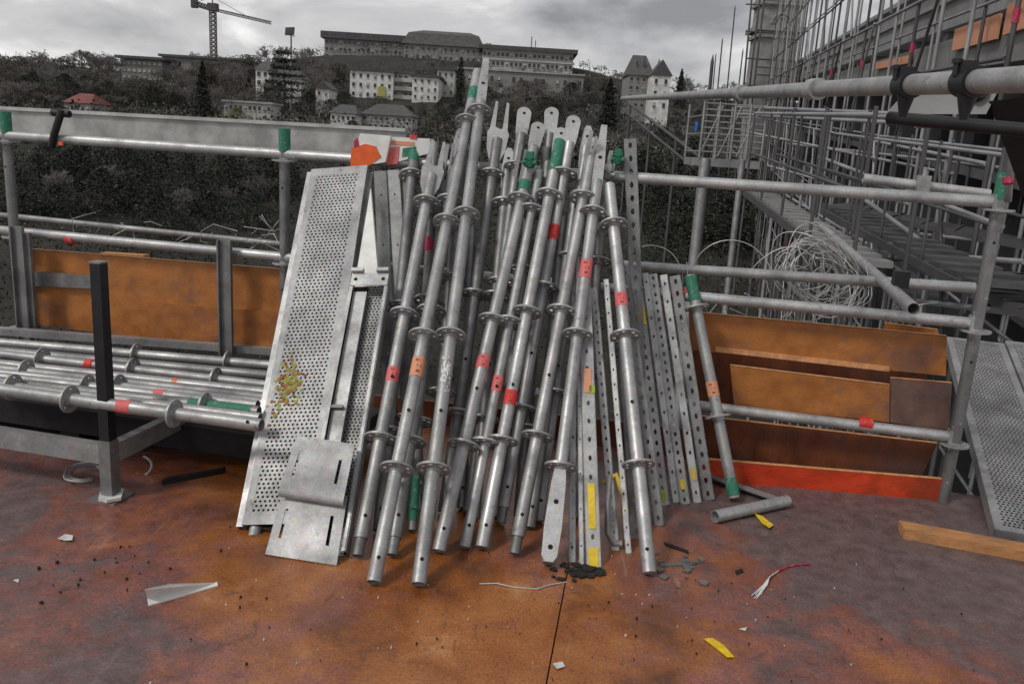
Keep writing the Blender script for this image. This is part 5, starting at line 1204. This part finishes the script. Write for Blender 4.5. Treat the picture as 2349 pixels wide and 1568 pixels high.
# ---- lumber, angle iron, debris
a, b_ = onz(2072, 1235), onz(2430, 1302); d = (b_-a).normalized(); s_ = V((-d.y, d.x, 0)); g = MB(); g.prism([a, a+s_*.095-d*.012, a+s_*.095-d*.012+Z*.036, a+Z*.04], d*1.2)
tag(g.build('timber_beam', M['lumber'], None), 'pale sawn timber beam lying on the deck at the lower right', 'timber')
def angle(mb, a, b, w_, up=Z, th=.004):
    d = (b-a).normalized(); s_ = d.cross(up).normalized(); mb.box(a, b-a, s_*w_, up*th); mb.box(a+up*(th+.0005), b-a, s_*th, up*w_)
ai = thing('steel_bracket', onz(1700, 1170), 'v shaped piece of short tube and flat bar lying before the kick board', 'bracket')
g = MB(); g.pipe(onz(1640, 1184, .026), onz(1806, 1148, .026), .0245, 22, .003); g.build('round_leg', M['galv_b'], ai)
g = MB(); p_, q_ = onz(1800, 1142, .03), onz(1622, 1082, .03); d_ = (q_-p_).normalized(); g.box(p_, q_-p_, d_.cross(Z)*-.045, Z*-.006); g.box(p_, q_-p_, d_.cross(Z)*-.004, Z*-.03+Z*.0); g.build('flat_leg', M['galv'], ai)
def flake(label, cat, name, pts, mt, lift=.002, th=.002, curl=0):
    P = [onz(u, v, lift) for u, v in pts]; c_ = sum(P, V((0, 0, 0)))/len(P); g = MB(); P = [p+Z*(curl*((p-c_).length**2)) for p in P]; n = len(P); top = [p+Z*th for p in P]
    g.add(P+top+[c_, c_+Z*th], [(i, (i+1) % n, n+(i+1) % n, n+i) for i in range(n)]+[(n+i, n+(i+1) % n, 2*n+1) for i in range(n)]+[((i+1) % n, i, 2*n) for i in range(n)]); return tag(g.build(name, M[mt], None), label, cat)
# white folded corner bead
P = [onz(336, 1368), onz(345, 1392), onz(498, 1345), onz(490, 1333)]; g = MB(); g.prism([onz(340, 1390), onz(500, 1344), onz(498, 1336, .004), onz(338, 1372, .010)], Z*.004)
g.prism([onz(338, 1372, .012), onz(496, 1337, .005), onz(388, 1340, .05), onz(332, 1352, .06)], Z*.003); tag(g.build('plastic_bead', M['white'], None), 'white folded plastic bead lying on the deck at lower left', 'plastic')
flake('crumpled white paper scrap on the left deck', 'scrap', 'paper_scrap', [(132, 1238), (150, 1228), (168, 1230), (166, 1242), (150, 1240)], 'paper', curl=6)
flake('tiny white scrap at the far left of the deck', 'scrap', 'paper_scrap', [(30, 1330), (44, 1328), (42, 1336)], 'paper')
flake('tiny white scrap at the lower middle of the deck', 'scrap', 'paper_scrap', [(1268, 1524), (1290, 1520), (1296, 1530), (1278, 1536)], 'paper', curl=10)
flake('small white chip on the right half of the deck', 'scrap', 'paper_scrap', [(1695, 1442), (1714, 1438), (1710, 1446)], 'paper')
flake('yellow plastic strip lying flat on the deck at lower right', 'plastic', 'plastic_strip', [(1614, 1466), (1634, 1464), (1660, 1480), (1684, 1508), (1668, 1508), (1640, 1484)], 'yellow', curl=.6)
flake('small yellow scrap beside the v shaped steel piece', 'plastic', 'plastic_strip', [(1730, 1182), (1748, 1186), (1774, 1206), (1764, 1216), (1748, 1200)], 'yellow', curl=2)
flake('clear crumpled plastic bag at the foot of the rack', 'plastic', 'plastic_bag', [(230, 1136), (250, 1125), (285, 1130), (278, 1152), (245, 1158), (226, 1150)], 'paper', th=.012, curl=2)
g = MB(); g.box(onz(372, 1112), onz(512, 1086)-onz(372, 1112), V((0, .03, 0)), Z*.02); tag(g.build('flat_bar', M['black'], None), 'short black bar lying on the deck behind the left planks', 'bar')
g = MB(); g.path([onz(1100, 1338, .003), onz(1140, 1337, .004), onz(1180, 1346, .003), onz(1230, 1350, .003), onz(1262, 1340, .004), onz(1300, 1334, .003)], .0022, 6); tag(g.build('wire_piece', M['wire'], None), 'short pale wire on the deck before the bundle', 'wire')
cb = thing('cable', onz(1760, 1330), 'frayed cable with red insulation and white strands on the deck', 'cable')
g = MB(); g.path([onz(1856, 1293, .004), onz(1830, 1294, .004), onz(1806, 1299, .004), onz(1786, 1308, .004)], .0035, 6); g.build('insulation', M['crimson'], cb)
g = MB()
for i in range(9): g = MB(); g.path([onz(1786, 1308, .004), onz(1765, 1322, .006+.001*i), onz(1752+i, 1340, .008), onz(1722+rn.uniform(0, 26), 1362+rn.uniform(-4, 10), .003)], .0018, 5); g.build('strand', M['white'], cb)
random.seed(14)
def rub(u0, v0, n, su, sv, mt, lab, name, cat, sz=(.006, .02)):
    g = MB()
    for i in range(n):
        P = onz(u0+random.gauss(0, su), v0+random.gauss(0, sv), .002); s_ = random.uniform(*sz); k_ = random.randint(4, 6); a0 = random.random()*6
        g.prism([P+V((s_*math.cos(a0+6.28*j/k_)*random.uniform(.5, 1.3), s_*math.sin(a0+6.28*j/k_)*random.uniform(.5, 1.3), 0)) for j in range(k_)], Z*random.uniform(.002, .008))
    tag(g.build(name, M[mt], None, origin=onz(u0, v0)), lab, cat, kind='stuff')
rub(1340, 1308, 26, 28, 9, 'rubber', 'black rubber crumbs in front of the channel feet', 'rubber_crumbs', 'rubble', (.008, .025))
rub(1545, 1300, 14, 34, 16, 'galv_d', 'grey metal scraps beside the foot of the lone tube', 'metal_scraps', 'rubble')
rub(1500, 1420, 60, 480, 85, 'rubber', 'dark crumbs scattered over the deck', 'dirt_crumbs', 'dirt', (.001, .0035))
rub(1200, 1400, 45, 560, 80, 'paper', 'pale crumbs scattered over the deck', 'pale_crumbs', 'dirt', (.001, .003))
rub(330, 1320, 34, 170, 60, 'rubber', 'dark crumbs on the left of the deck', 'dirt_crumbs', 'dirt', (.0015, .006))
for u0, v0, u1, v1, lab in ((1515, 1300, 1590, 1296, 'flat grey strip beside the lone tube foot'), (1525, 1250, 1580, 1270, 'small dark strip behind the lone tube foot'), (1690, 1318, 1705, 1312, 'tiny black clip on the right deck')):
    a, b_ = onz(u0, v0), onz(u1, v1); g = MB(); g.box(a, b_-a, V((0, .022, 0)), Z*.005); tag(g.build('metal_strip', M['galv_d'] if 'grey' in lab else M['black'], None), lab, 'strip')
rg = thing('wire_ring', onz(195, 1085), 'loose ring of pale strapping under the rack', 'strapping')
g = MB()
for i in range(4): g.path(loop(onz(195, 1082, .02+.006*i), V((1, 0, 0)), V((0, 1, .15)), .055+.008*i, 0, 5.6, 26, .006), .003, 5)
g.build('strap_loop', M['galv'], rg)
g = MB(); g.path(loop(onz(325, 1068, .03), V((1, 0, 0)), V((0, .3, .95)).normalized(), .04, -2, 1.5, 18, .002), .006, 6); tag(g.build('hook', M['galv'], None), 'small curved hook on the deck right of the rack leg', 'hook')
sc.render.film_transparent = False
